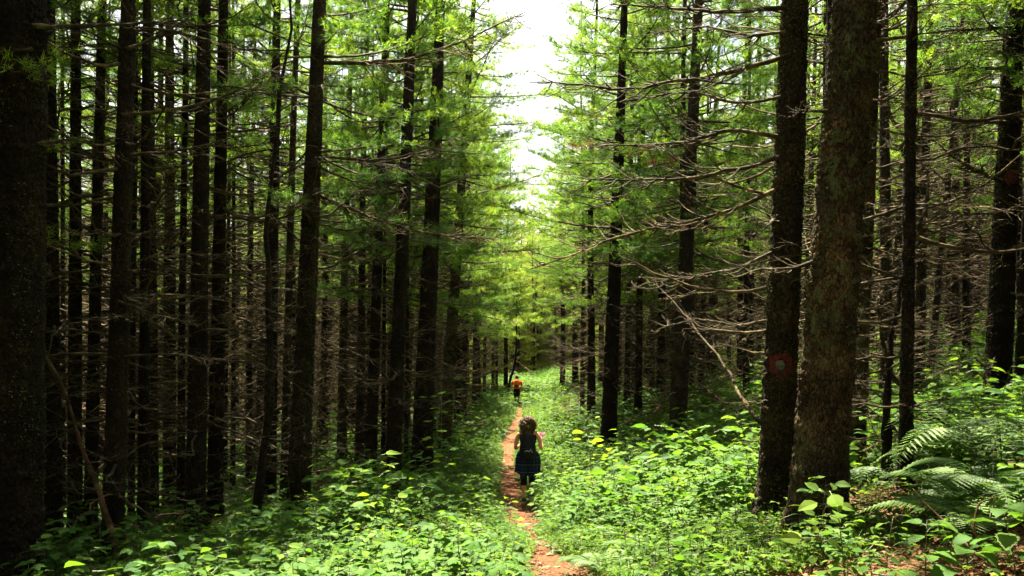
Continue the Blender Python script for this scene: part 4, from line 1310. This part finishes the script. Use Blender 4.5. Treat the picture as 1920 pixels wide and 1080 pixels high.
def leafy_plant(name, label, px, py, h, leaves, size, seed, cat='plant', group=None, d=None, pal=False, spread=0.12, bright=False, from_u=0.3, tri=False):
    """a single plant: stem and every leaf as a part"""
    rs = np.random.default_rng(seed)
    if d is None:
        x, d = px_ground(px, py)
    else:
        x = (px - 960) / F * d
    z = gz(x, d)
    root = link(name, None, label=label, cat=cat, group=group, loc=(x, d, z - 0.02))
    t = np.linspace(0, 1, 7)
    lx, ly = rs.uniform(-.15, .15) * h, rs.uniform(-.15, .15) * h
    S = np.stack([lx * t ** 1.6, ly * t ** 1.6, h * t], 1)
    mb = MB(); mb.tube(S, 0.0028 + 0.0045 * h * (1 - t) * (0.6 if h > 1 else 1), 5, 0)
    az = rs.uniform(0, 6.28)
    place = []
    for k in range(leaves):
        u = from_u + (1 - from_u) * k / max(1, leaves - 1)
        p = np.array([np.interp(u, t, S[:, j]) for j in range(3)])
        az += math.pi / 2 + rs.uniform(-.5, .5) if k % 2 else math.pi + rs.uniform(-.3, .3)
        pl = spread * rs.uniform(.5, 1.1) * (1.25 - .7 * u)
        e = p + np.array((math.cos(az), math.sin(az), rs.uniform(.05, .5))) * pl
        mb.tube(np.stack([p, (p + e) / 2 + (0, 0, .01), e]), [.0025, .002, .0016], 4, 0, cap=False)
        s = size * rs.uniform(.75, 1.2) * (1.1 - .3 * u)
        place.append((e, az, s))
        if tri:
            place.append((e - (e - p) * .1, az + 1.2, s * .85)); place.append((e - (e - p) * .1, az - 1.2, s * .85))
    link('stem', mb.mesh('stem', [STEM], smooth=True, tint=True), root)
    for e, a, s in place:
        me = PALM[int(rs.integers(0, 3))] if pal else FINE[int(rs.integers(0, 6)) * 2 + (1 if bright else 0)]
        link('leaf', me, root, loc=e, rot=(rs.normal(0, .22), rs.uniform(-.15, .38), a), scale=(s, s * rs.uniform(.85, 1.1), s))
    return root

leafy_plant('broadleaf_plant', 'tall bright green plant standing before the foot of the huge scaly trunk', 1585, 1075, .60, 13, .13, 1500, d=5.0, bright=True, from_u=.2, spread=.13)
leafy_plant('broadleaf_plant', 'low plant with broad leaves left of the tall one before the huge trunk', 1500, 1090, .24, 8, .12, 1501, d=4.7, bright=True)
leafy_plant('broadleaf_plant', 'spreading plant with narrow leaves below the trail-marked trunk', 1420, 1060, .20, 11, .13, 1502, d=4.9)
leafy_plant('broadleaf_plant', 'flowering weed with small leaves right of the huge scaly trunk', 1660, 1050, .45, 10, .09, 1503, d=5.0, bright=True)
leafy_plant('broadleaf_plant', 'plant with long pointed leaves under the forked dead tree', 1735, 1040, .42, 9, .16, 1504, d=4.8)
leafy_plant('broadleaf_plant', 'low star-shaped plant beside the curved pale twig', 1810, 1085, .30, 10, .17, 1505, d=4.7)
leafy_plant('broadleaf_plant', 'large-leaved plant cut by the photo\'s right edge below the bracken', 1905, 1085, .42, 12, .18, 1506, d=4.6)
leafy_plant('broadleaf_plant', 'small plant in the litter at the bottom right of the huge trunk', 1690, 1090, .22, 8, .13, 1507, d=4.6)
leafy_plant('broadleaf_plant', 'low leafy plant at the bottom between grass tuft and trail-marked trunk', 1330, 1085, .28, 11, .13, 1508, d=5.2)
leafy_plant('sapling', 'tall thin sapling with layered pale leaves in front of the reddish trunk', 826, 975, 2.15, 16, .20, 1510, cat='sapling', pal=True, from_u=.45, spread=.42)
leafy_plant('sapling', 'taller sapling with flat spreading leaves against the dark trunk by the path', 866, 905, 2.6, 16, .26, 1511, cat='sapling', pal=True, from_u=.55, spread=.60)
leafy_plant('sapling', 'thin dry bare-topped sapling in the plants left of the path', 862, 915, 1.25, 3, .06, 1512, cat='sapling', from_u=.8, spread=.10)
leafy_plant('sapling', 'leafy sapling at the foot of the banded trunk', 548, 1010, .95, 12, .14, 1513, cat='sapling', from_u=.25, spread=.16)
leafy_plant('broadleaf_plant', 'broad-leaved plant right of the banded trunk foot', 590, 1035, .60, 11, .16, 1514, from_u=.3, spread=.16)
rs = np.random.default_rng(1600)
k = 0
SIDES = (('left foreground', 40, 940), ('right foreground', 1100, 1400))
for (a, b, n, lab) in ((20, 330, 22, 'bramble among the trunk feet in the lower left corner'), (330, 640, 34, 'broad-leaved bramble below the banded trunk in the foreground'), (640, 960, 34, 'broad-leaved bramble left of the path in the foreground')):
    for j in range(n):
        px = rs.uniform(a, b)
        d = rs.uniform(4.7, 8.3)
        if abs((px - 960) / F * d - float(path_x(d))) < 0.5: continue
        leafy_plant('bramble', lab, px, 1000, rs.uniform(.30, .55), int(rs.integers(4, 7)), rs.uniform(.11, .17), 1601 + k, cat='bramble', group=lab, d=d, tri=True, from_u=.45, spread=.13)
        k += 1
for j in range(22):
    px = rs.uniform(1120, 1420); d = rs.uniform(5.6, 9.0)
    leafy_plant('broadleaf_plant', 'low leafy plant right of the path near the grass tuft', px, 1000, rs.uniform(.2, .38), int(rs.integers(7, 11)), rs.uniform(.09, .13), 1701 + j, group='low plants right of the path in the foreground', d=d, bright=bool(j % 2))

def fern_thing(label, px, d, n, L, seed, group=None, arch=(.4, .75)):
    rs = np.random.default_rng(seed)
    x = (px - 960) / F * d
    root = link('fern', None, label=label, cat='fern', group=group, loc=(x, d, gz(x, d) - .02))
    a0 = rs.uniform(0, 6.28)
    for k in range(n):
        mb = MB()
        frond(mb, (0, 0, 0), 0.0, L * rs.uniform(.8, 1.15), rs.uniform(*arch), rs, 24, True)
        link('frond', mb.mesh('frond', [FERN, STEM], tint=True), root, rot=(0, 0, a0 + k * 6.283 / n + rs.normal(0, .2)))
fern_thing('big dark bracken fern at the right edge under the black trunk', 1890, 6.6, 8, 1.15, 1800)
fern_thing('bracken fern with a long arching frond right of the forked dead tree', 1850, 5.8, 6, 1.0, 1801)
fern_thing('tallest bracken fern, its fronds crossing before the black trunk at the right edge', 1880, 7.7, 8, 1.45, 1811, arch=(.65, .95))
fern_thing('upright bracken fern left of the tallest one on the shaded slope', 1800, 8.2, 7, 1.1, 1812, arch=(.6, .95))
fern_thing('dark fern low behind the curved pale twig', 1800, 6.9, 6, .8, 1802)
fern_thing('pale fern at the foot of the dark leaning trunk left of the path', 790, 11.2, 7, .75, 1803)
fern_thing('pale fern right of the one at the leaning trunk\'s foot', 850, 10.6, 6, .65, 1804)
fern_thing('light green fern in the brambles below the banded trunk', 650, 6.9, 7, .62, 1805)
fern_thing('light green fern low in the brambles at the bottom left of centre', 640, 5.4, 7, .60, 1806)
fern_thing('fern hanging over the right side of the path before the woman', 1130, 7.9, 8, .60, 1807)
fern_thing('small fern at the very bottom left of the path', 760, 5.2, 6, .5, 1808)
fern_thing('fern at right of the path, behind the grass tuft', 1210, 8.6, 7, .55, 1809)
rs = np.random.default_rng(1)
for lab, px, d, n, h, sd in (('bright green grass tuft arching at the path\'s right edge, bottom', 1180, 6.0, 70, .42, 1820), ('smaller grass tuft by the foot of the trail-marked tree', 1400, 6.3, 40, .38, 1821)):
    x = (px - 960) / F * d
    link('grass_tuft', tuft(sd, n, h), label=lab, cat='grass', loc=(x, d, gz(x, d) - .02))

# ------------------------------------------------------------------ hikers, seen from behind
def mat_skin(name, col):
    m, nt = material(name)
    n = noise_tex(nt, obj_coord(nt), 9.0, 3.0)
    c = ramp(nt, n, [(0.3, tuple(x * 0.9 for x in col)), (0.7, tuple(x * 1.08 for x in col))])
    finish(nt, c, 0.55, spec=0.35)
    return m
def mat_cloth(name, col, rough=0.9, var=0.2):
    return mat_plain(name, col, rough, var, 60.0, 0.15)
def mat_plaid():
    m, nt = material('plaid_flannel')
    v = nt.nodes.new('ShaderNodeTexCoord')
    sp = nt.nodes.new('ShaderNodeSeparateXYZ')
    nt.links.new(v.outputs['Object'], sp.inputs[0])
    ang = mathn(nt, 'ARCTAN2', sp.outputs[1], sp.outputs[0])
    def band(x, freq, lo, hi, off=0.0):
        f = mathn(nt, 'FRACT', mathn(nt, 'MULTIPLY_ADD', x, freq))
        f.node.inputs[0].links[0].from_node.inputs[2].default_value = off
        a = mathn(nt, 'GREATER_THAN', f, lo)
        b = mathn(nt, 'LESS_THAN', f, hi)
        return mathn(nt, 'MULTIPLY', a, b)
    zb = band(sp.outputs[2], 7.0, 0.55, 1.0)
    ab = band(ang, 1.9, 0.5, 1.0, 5.0)
    base = mixc(nt, mathn(nt, 'MULTIPLY', mathn(nt, 'ADD', zb, ab), 0.5), (0.005, 0.006, 0.009), (0.010, 0.022, 0.060))
    zl = band(sp.outputs[2], 7.0, 0.18, 0.30)
    al = band(ang, 1.9, 0.16, 0.22, 5.0)
    c = mixc(nt, mathn(nt, 'MULTIPLY', zl, 0.45), base, (0.12, 0.14, 0.17))
    c = mixc(nt, mathn(nt, 'MULTIPLY', al, 0.25), c, (0.09, 0.11, 0.14))
    finish(nt, c, 0.92, spec=0.12)
    return m

def loft(bm, rings, seg=14, cap=True):
    """rings: (centre, rx, ry, axis u, axis v)"""
    rows = []
    for c, rx, ry, u, v in rings:
        rows.append([bm.verts.new(Vector(c) + u * (rx * math.cos(2 * math.pi * j / seg)) + v * (ry * math.sin(2 * math.pi * j / seg))) for j in range(seg)])
    for a, b in zip(rows, rows[1:]):
        for j in range(seg):
            k = (j + 1) % seg
            bm.faces.new((a[j], a[k], b[k], b[j]))
    if cap:
        bm.faces.new(rows[0][::-1]); bm.faces.new(rows[-1])
UX, UY, UZ = Vector((1, 0, 0)), Vector((0, 1, 0)), Vector((0, 0, 1))
def column(bm, rows, seg=18):
    loft(bm, [((x, y, z), rx, ry, UX, UY) for x, y, z, rx, ry in rows], seg)
def limb(bm, pts, seg=12, flat=1.0):
    """pts: (x, y, z, r) along a limb"""
    P = [Vector(p[:3]) for p in pts]
    rings = []
    for i, p in enumerate(P):
        d = (P[min(i + 1, len(P) - 1)] - P[max(i - 1, 0)]).normalized()
        ref = UX if abs(d.x) < 0.8 else UZ
        v = d.cross(ref).normalized(); u = v.cross(d).normalized()
        rings.append((p, pts[i][3], pts[i][3] * flat, u, v))
    loft(bm, rings, seg)
def ball(bm, c, rx, ry, rz, seg=14):
    m = bmesh.ops.create_uvsphere(bm, u_segments=seg, v_segments=10, radius=1.0)
    for v in m['verts']:
        v.co = Vector((c[0] + v.co.x * rx, c[1] + v.co.y * ry, c[2] + v.co.z * rz))
def body_obj(name, bm, mat, parent, voxel=0.012, smooth=4, **kw):
    bmesh.ops.recalc_face_normals(bm, faces=bm.faces)
    me = bpy.data.meshes.new(name)
    bm.to_mesh(me); bm.free()
    me.materials.append(mat)
    for p in me.polygons: p.use_smooth = True
    o = link(name, me, parent, **kw)
    if voxel:
        r = o.modifiers.new('remesh', 'REMESH'); r.mode = 'VOXEL'; r.voxel_size = voxel; r.use_smooth_shade = True
        if smooth:
            sm = o.modifiers.new('smooth', 'SMOOTH'); sm.iterations = smooth; sm.factor = 0.5
    return o
def hand(bm, wrist, fwd, palm_n, side, s=1.0, curl=0.9):
    """palm, four unequal curled fingers and a thumb at the palm's side"""
    w, f, n, sd = Vector(wrist), Vector(fwd).normalized(), Vector(palm_n).normalized(), Vector(side).normalized()
    pts = [(*(w + f * t), r) for t, r in ((-0.01, 0.024), (0.03, 0.030), (0.065, 0.034), (0.09, 0.030))]
    rings = [(Vector(p[:3]), p[3] * 1.15 * s, 0.014 * s, sd, n) for p in pts]
    loft(bm, rings, 10)
    for k, (off, L) in enumerate(((-0.028, 0.062), (-0.010, 0.074), (0.009, 0.070), (0.026, 0.055))):
        b = w + f * 0.088 * s + sd * off * s
        d1 = (f * math.cos(curl * .5) + n * math.sin(curl * .5)); d2 = (f * math.cos(curl * 1.4) + n * math.sin(curl * 1.4))
        p1 = b + d1 * L * .5 * s; p2 = p1 + d2 * L * .5 * s
        limb(bm, [(*(b - f * .015), .0085 * s), (*b, .0088 * s), (*p1, .0080 * s), (*p2, .0065 * s)], 7)
    b = w + f * 0.03 * s - sd * 0.032 * s
    d = (f * .7 - sd * .6 + n * .35).normalized()
    limb(bm, [(*(b + sd * .012), .011 * s), (*(b + d * .028 * s), .0105 * s), (*(b + (d * .03 + (f * .6 + n * .5).normalized() * .028) * s), .0085 * s)], 7)

def hiker(px, py, h_px, label, female, group=None):
    S = 1.66 if female else 1.75
    d = F * S / h_px
    x = (px - 960) / F * d
    zf = CZ + (YH - py) / F * d
    k = S / 1.66
    root = link('person', None, label=label, cat='person', loc=(x, d, zf), scale=(k, k, k), rot=(0, 0, R(-3)))
    hipw, shw, wst = (0.170, 0.172, 0.128) if female else (0.158, 0.205, 0.140)
    torso = [(0, 0, 0.80, hipw * .92, .105), (0, -.005, .88, hipw, .122), (0, 0, .96, hipw * .93, .112), (0, .005, 1.05, wst, .095), (0, .005, 1.14, wst * 1.04, .098), (0, 0, 1.24, shw * .92, .108), (0, -.005, 1.33, shw, .100), (0, -.005, 1.385, shw * .86, .078), (0, 0, 1.42, .075, .062), (0, .005, 1.46, .052, .054), (0, .012, 1.52, .050, .052)]
    bm = bmesh.new()
    column(bm, torso)
    ball(bm, (0, .018, 1.565), .072, .090, .105)
    ball(bm, (0, .045, 1.525), .052, .058, .060)
    limb(bm, [(0, .100, 1.585, .010), (0, .118, 1.56, .014), (0, .112, 1.548, .013)], 8)
    limb(bm, [(-.022, .098, 1.512, .006), (0, .104, 1.512, .008), (.022, .098, 1.512, .006)], 7)
    for sg in (-1, 1):
        ball(bm, (sg * .074, .010, 1.56), .010, .020, .030, 8)
    # legs: the left one carries the weight, the right one is lifting off behind
    LL = [(-.085, .0, .86, .088), (-.088, .02, .66, .074), (-.085, .03, .48, .054), (-.084, .02, .44, .052), (-.084, .0, .33, .054), (-.080, -.005, .20, .042), (-.078, -.005, .085, .034), (-.078, .0, .05, .035)]
    RL = [(.085, .0, .86, .088), (.088, .05, .67, .074), (.086, .085, .50, .054), (.085, .075, .46, .052), (.084, -.02, .37, .054), (.080, -.12, .27, .042), (.078, -.205, .185, .033), (.078, -.225, .165, .033)]
    for q in (LL, RL): limb(bm, q, 12)
    limb(bm, [(-.078, -.03, .04, .034), (-.080, .04, .038, .036), (-.085, .12, .028, .034), (-.086, .17, .022, .024)], 10)
    limb(bm, [(.078, -.235, .17, .030), (.080, -.19, .11, .034), (.083, -.13, .055, .032), (.084, -.10, .03, .022)], 10)
    sx = shw
    AL = [(-sx * .93, -.005, 1.345, .052), (-sx * 1.16, -.01, 1.30, .046), (-sx * 1.34, -.02, 1.19, .042), (-sx * 1.42, -.02, 1.09, .037), (-sx * 1.40, .03, 1.055, .037), (-sx * 1.15, .14, 1.08, .032), (-sx * .95, .22, 1.11, .024)]
    if female:
        AR = [(sx * .93, -.005, 1.345, .052), (sx * 1.16, -.01, 1.30, .046), (sx * 1.36, -.02, 1.19, .042), (sx * 1.46, -.02, 1.085, .037), (sx * 1.50, .03, 1.06, .037), (sx * 1.56, .13, 1.12, .031), (sx * 1.58, .20, 1.165, .024)]
    else:
        AL = [(-sx * .93, -.005, 1.345, .056), (-sx * 1.14, -.01, 1.30, .050), (-sx * 1.30, .0, 1.17, .044), (-sx * 1.36, .02, 1.06, .040), (-sx * 1.36, .06, .99, .038), (-sx * 1.33, .10, .90, .032), (-sx * 1.31, .12, .83, .026)]
        AR = [(-p[0], p[1] - (.0 if i < 3 else .10), p[2], p[3]) for i, p in enumerate(AL)]
    for q in (AL, AR): limb(bm, q, 12)
    if female:
        hand(bm, AL[-1][:3], (.35, .9, .25), (.5, -.2, .8), (-.9, .35, .1))
        hand(bm, AR[-1][:3], (-.1, .6, .8), (-.7, .5, -.2), (.1, .8, -.6), curl=1.3)
    else:
        hand(bm, AL[-1][:3], (.05, .25, -1), (.95, 0, .1), (0, 1, .2))
        hand(bm, AR[-1][:3], (-.05, .1, -1), (-.95, 0, .1), (0, 1, .2))
    skin = mat_skin('skin_tanned' if female else 'skin', (0.56, 0.27, 0.145) if female else (0.38, 0.21, 0.13))
    body_obj('body', bm, skin, root, 0.0085, 3)
    eye = mat_plain('eye', (0.5, 0.48, 0.45), 0.2, 0.05)
    for sg in (-1, 1):
        b2 = bmesh.new(); ball(b2, (sg * .030, .098, 1.572), .012, .009, .010, 8)
        body_obj('eye', b2, eye, root, 0)
    # top
    bm = bmesh.new()
    grow = .011
    rows = [(a, b, z, rx + grow, ry + grow) for a, b, z, rx, ry in torso if .92 < z < (1.34 if female else 1.40)]
    column(bm, rows)
    if female:
        for sg in (-1, 1):
            limb(bm, [(sg * .085, -.085, 1.30, .016), (sg * .082, -.060, 1.385, .016), (sg * .080, .0, 1.415, .016), (sg * .08, .07, 1.37, .016)], 8)
    else:
        for q in (AL, AR):
            limb(bm, [(*p[:3], p[3] + .018) for p in q[:3]] + [(*Vector(q[2][:3]).lerp(Vector(q[3][:3]), .4), q[3][3] + .026)], 12)
        column(bm, [(0, 0, 1.40, .16, .08), (0, 0, 1.435, .085, .075)])
    body_obj('tank_top' if female else 'shirt', bm, mat_cloth('dark_top', (0.012, 0.012, 0.014)) if female else mat_cloth('orange_red_cotton', (0.55, 0.055, 0.012)), root, 0.010, 4)
    # shorts
    bm = bmesh.new()
    column(bm, [(a, b, z, rx + .014, ry + .014) for a, b, z, rx, ry in torso if z < 1.0])
    cut = 5 if female else 4
    for q in (LL, RL):
        limb(bm, [(*p[:3], p[3] + (.014 if female else .024)) for p in q[:cut]], 12)
    body_obj('shorts', bm, mat_cloth('black_shorts', (0.010, 0.010, 0.012)), root, 0.011, 3)
    # shoes
    shoe, sole = mat_cloth('shoe_canvas', (0.05, 0.05, 0.05)), mat_cloth('shoe_sole', (0.55, 0.52, 0.47))
    for nm, q, base in (('shoe', [(-.078, -.045, .045, .042), (-.080, .03, .045, .044), (-.085, .12, .034, .042), (-.087, .185, .028, .030)], 0), ('shoe', [(.078, -.255, .185, .038), (.080, -.195, .115, .042), (.084, -.13, .055, .040), (.085, -.09, .030, .028)], 1)):
        bm = bmesh.new(); limb(bm, q, 12)
        limb(bm, [(*Vector(q[0][:3]), .036), (*(Vector(q[0][:3]) + (Vector((0, -.01, .05)) if base == 0 else Vector((0, -.04, .03)))), .040)], 10)
        so = body_obj(nm, bm, shoe, root, 0.009, 3)
        bm = bmesh.new()
        dn = Vector((0, 0, -.028)) if base == 0 else Vector((0, -.022, -.018))
        limb(bm, [(*(Vector(p[:3]) + dn), p[3] * .98) for p in q], 12, flat=.35)
        body_obj('sole', bm, sole, so, 0.009, 2)
    # hair
    hr = np.random.default_rng(11 if female else 12)
    mb = MB()
    if female:
        for j in range(420):
            a = hr.uniform(-2.75, 2.75) - math.pi / 2          # crown of strands, open towards the face
            el = hr.uniform(-.2, 1.45)
            p = np.array((.080 * math.cos(a) * math.cos(el), .010 + .098 * math.sin(a) * math.cos(el), 1.575 + .112 * math.sin(el)))
            if p[1] > .06 and p[2] < 1.62: continue
            L = hr.uniform(.12, .33)
            m = 22
            t = np.linspace(0, 1, m)
            out = np.array((math.cos(a), min(math.sin(a), .15), 0)); spread = hr.uniform(.02, .105)
            cr, ph, tw = hr.uniform(.008, .020), hr.uniform(0, 6.28), hr.uniform(14, 26)
            P = p + out * (spread * (1 - np.exp(-t * 4)))[:, None] + np.array((0, 0, -1.0)) * (L * t ** 1.15)[:, None] + np.array((0, 0, .035)) * np.sin(t * 3.14)[:, None]
            P = P + np.stack([np.cos(t * tw + ph), np.sin(t * tw + ph), .4 * np.sin(t * tw + 1)], 1) * (cr * np.minimum(1, t * 4))[:, None]
            P[:, 1] = np.minimum(P[:, 1], .16)
            mb.tube(P, .0062 * (1 - .6 * t), 3, 0, hr.random(), cap=False)
        bm = bmesh.new()
        ball(bm, (0, .002, 1.585), .088, .100, .105); ball(bm, (0, -.065, 1.50), .085, .052, .10)
    else:
        for j in range(500):
            a = hr.uniform(0, 6.283); el = hr.uniform(-.5, 1.5)
            p = np.array((.077 * math.cos(a) * math.cos(el), .012 + .095 * math.sin(a) * math.cos(el), 1.575 + .108 * math.sin(el)))
            if p[1] > .05 and p[2] < 1.62: continue
            n = p - np.array((0, .012, 1.56)); n /= np.linalg.norm(n)
            mb.tube(np.stack([p, p + n * .015 + hr.normal(0, .006, 3), p + n * .022 + (0, 0, -.012) + hr.normal(0, .008, 3)]), [.006, .005, .002], 3, 0, hr.random(), cap=False)
        bm = bmesh.new()
        ball(bm, (0, .000, 1.590), .078, .092, .098)
    hm = mat_leaf('brown_curls' if female else 'black_hair', *(((0.026, 0.011, 0.005), (0.075, 0.034, 0.015), (0.20, 0.10, 0.045)) if female else ((0.006, 0.005, 0.005), (0.010, 0.008, 0.008), (0.02, 0.016, 0.014))), (1, 1, 1), tfac=.05, rough=.45, rand=.0)
    ho = body_obj('hair', bm, hm, root, 0)
    link('strands', mb.mesh('strands', [hm], smooth=True, tint=True), ho, kind='stuff')
    if female:
        # flannel shirt tied round the waist, hanging in folds
        mb = MB()
        na, nr = 96, 16
        V, fs = [], []
        rsn = np.random.default_rng(5)
        for i in range(nr):
            t = i / (nr - 1)
            for j in range(na):
                a = 2 * math.pi * j / na
                back = .5 - .5 * math.sin(a)
                fold = (.010 + .032 * t) * math.sin(a * 9 + 2 * math.sin(a * 2)) + .018 * t * math.sin(a * 17 + 1)
                r1 = 1 + .12 * t
                drop = .50 * (.62 + .38 * back) + .03 * math.sin(a * 5)
                V.append((math.cos(a) * ((hipw + .012) * r1 + fold), math.sin(a) * ((.125) * r1 + fold) - .012, 1.00 - drop * t))
        for i in range(nr - 1):
            for j in range(na):
                fs.append([i * na + j, i * na + (j + 1) % na, (i + 1) * na + (j + 1) % na, (i + 1) * na + j])
        mb.add(V, fs)
        so = link('waist_shirt', mb.mesh('waist_shirt', [mat_plaid()], smooth=True), root, label='blue and black plaid shirt tied round the waist')
        md = so.modifiers.new('solid', 'SOLIDIFY'); md.thickness = .006
        mb = MB()
        for sg in (-1, 1):
            V = []
            t = np.linspace(0, 1, 9)
            mb.tube(np.stack([sg * (.165 + .055 * np.sin(t * 2)), .02 + .05 * t, 1.0 - .36 * t], 1), .030 + .012 * np.sin(t * 3) - .008 * t, 8, 0)
        link('sleeve', mb.mesh('sleeve', [so.data.materials[0]], smooth=True), so)
    # backpack
    bl = 'black daypack with a grey strip on the curly haired woman\'s back' if female else 'orange daypack on the back of the man in the red shirt'
    pk = link('backpack', None, label=bl, cat='backpack', loc=(x, d, zf), scale=(k, k, k), rot=(0, 0, R(-3)))
    if female:
        main, trim, w = mat_cloth('black_nylon', (0.008, 0.008, 0.010), .6), mat_cloth('grey_webbing', (0.22, 0.22, 0.22), .7), .150
    else:
        main, trim, w = mat_cloth('orange_nylon', (0.62, 0.16, 0.02), .6), mat_cloth('dark_red_panel', (0.20, 0.02, 0.02), .7), .150
    bm = bmesh.new()
    zz0 = .88 if female else .98
    loft(bm, [((0, -.185, z), w * sx_, dy, UX, UY) for z, sx_, dy in ((zz0, .75, .055), (zz0 + .03, .98, .085), (zz0 + .14, 1.06, .098), (zz0 + .26, 1.02, .088), (zz0 + .36, .92, .072), (zz0 + .45, .70, .050), (zz0 + .48, .35, .030))], 20)
    body_obj('bag', bm, main, pk, 0.010, 3)
    bm = bmesh.new()
    loft(bm, [((0, -.262, z), w * sx_, .045, UX, UY) for z, sx_ in ((zz0 + .04, .55), (zz0 + .06, .80), (zz0 + .17, .84), (zz0 + .21, .60))], 16)
    po = body_obj('pocket', bm, trim if not female else main, pk, 0.009, 3)
    mb = MB()
    mb.tube([(-.055, -.312, zz0 + .150), (-.01, -.322, zz0 + .165), (.045, -.316, zz0 + .150)] if female else [(-.05, -.312, zz0 + .30), (0, -.30, zz0 + .31), (.05, -.312, zz0 + .30)], .012, 6)
    link('strip', mb.mesh('strip', [trim], smooth=True), po)
    if female:
        mb = MB(); mb.tube([(.050, -.30, zz0 + .19), (.085, -.285, zz0 + .14), (.105, -.26, zz0 + .09)], .013, 6)
        link('strap_end', mb.mesh('strap_end', [trim], smooth=True), po)
    for sg in (-1, 1):
        bm = bmesh.new()
        q = [(sg * .075, -.125, zz0 + .40), (sg * .088, -.085, 1.395), (sg * .092, -.02, 1.432), (sg * .096, .07, 1.39), (sg * .105, .118, 1.27), (sg * .125, .10, 1.12), (sg * .150, .0, 1.03), (sg * .13, -.11, zz0 + .08)]
        limb(bm, [(*p, .020) for p in q], 10, flat=.5)
        body_obj('strap', bm, main, pk, 0)
    bm = bmesh.new()
    limb(bm, [(-.035, -.165, zz0 + .43, .007), (-.03, -.17, zz0 + .475, .007), (.03, -.17, zz0 + .475, .007), (.035, -.165, zz0 + .43, .007)], 8)
    body_obj('handle', bm, main, pk, 0)
    if female:
        hb = bmesh.new(); limb(hb, [(-.03, -.135, 1.52, .012), (0, -.150, 1.50, .016), (.03, -.135, 1.525, .012), (.01, -.150, 1.45, .008)], 8)
        body_obj('hair_band', hb, mat_cloth('yellow_green_cloth', (0.35, 0.45, 0.05)), ho, 0)
        c = Vector((sx * 1.58 - .008, .235, 1.235))
        bo = link('bouquet', None, label='small bunch of pink wild flowers in the woman\'s hand', cat='flowers', loc=(x + c.x * k, d + c.y * k, zf + c.z * k))
        fr_ = np.random.default_rng(21)
        pink = mat_leaf('pink_petals', (0.40, 0.04, 0.12), (0.55, 0.08, 0.20), (0.62, 0.20, 0.32), (1.4, 1.2, 1.3), tfac=.3, rand=.3)
        for j in range(11):
            tip = np.array((fr_.normal(.01, .035), fr_.normal(0, .03), fr_.uniform(.03, .11)))
            mb = MB(); mb.tube(np.stack([(0, 0, -.10), tip * .5 + (0, 0, -.01), tip]), [.0025, .002, .002], 4, 0)
            st = link('stem', mb.mesh('stem', [STEM], tint=True), bo)
            mb = MB()
            nvec = tip + np.array((0, -.05, .03)); nvec /= np.linalg.norm(nvec)
            e1 = np.cross(nvec, (0.2, .9, .1)); e1 /= np.linalg.norm(e1); e2 = np.cross(nvec, e1)
            for q in range(6):
                a = q * 1.047
                dv = np.cos(a) * e1 + np.sin(a) * e2 + nvec * .35
                mb.add_many(LEAF_V * (1, 1.2, 1), LEAF_F, tip[None, :], basis(dv[None, :], up=tuple(nvec)) * .030, 0, fr_.random(1))
            link('blossom', mb.mesh('blossom', [pink], tint=True), st)
    return root
hiker(990, 942, 159, 'curly haired woman walking away with a black backpack and plaid shirt round her waist', True)
hiker(969, 761, 56, 'man in a red shirt and black shorts walking far ahead on the path', False)
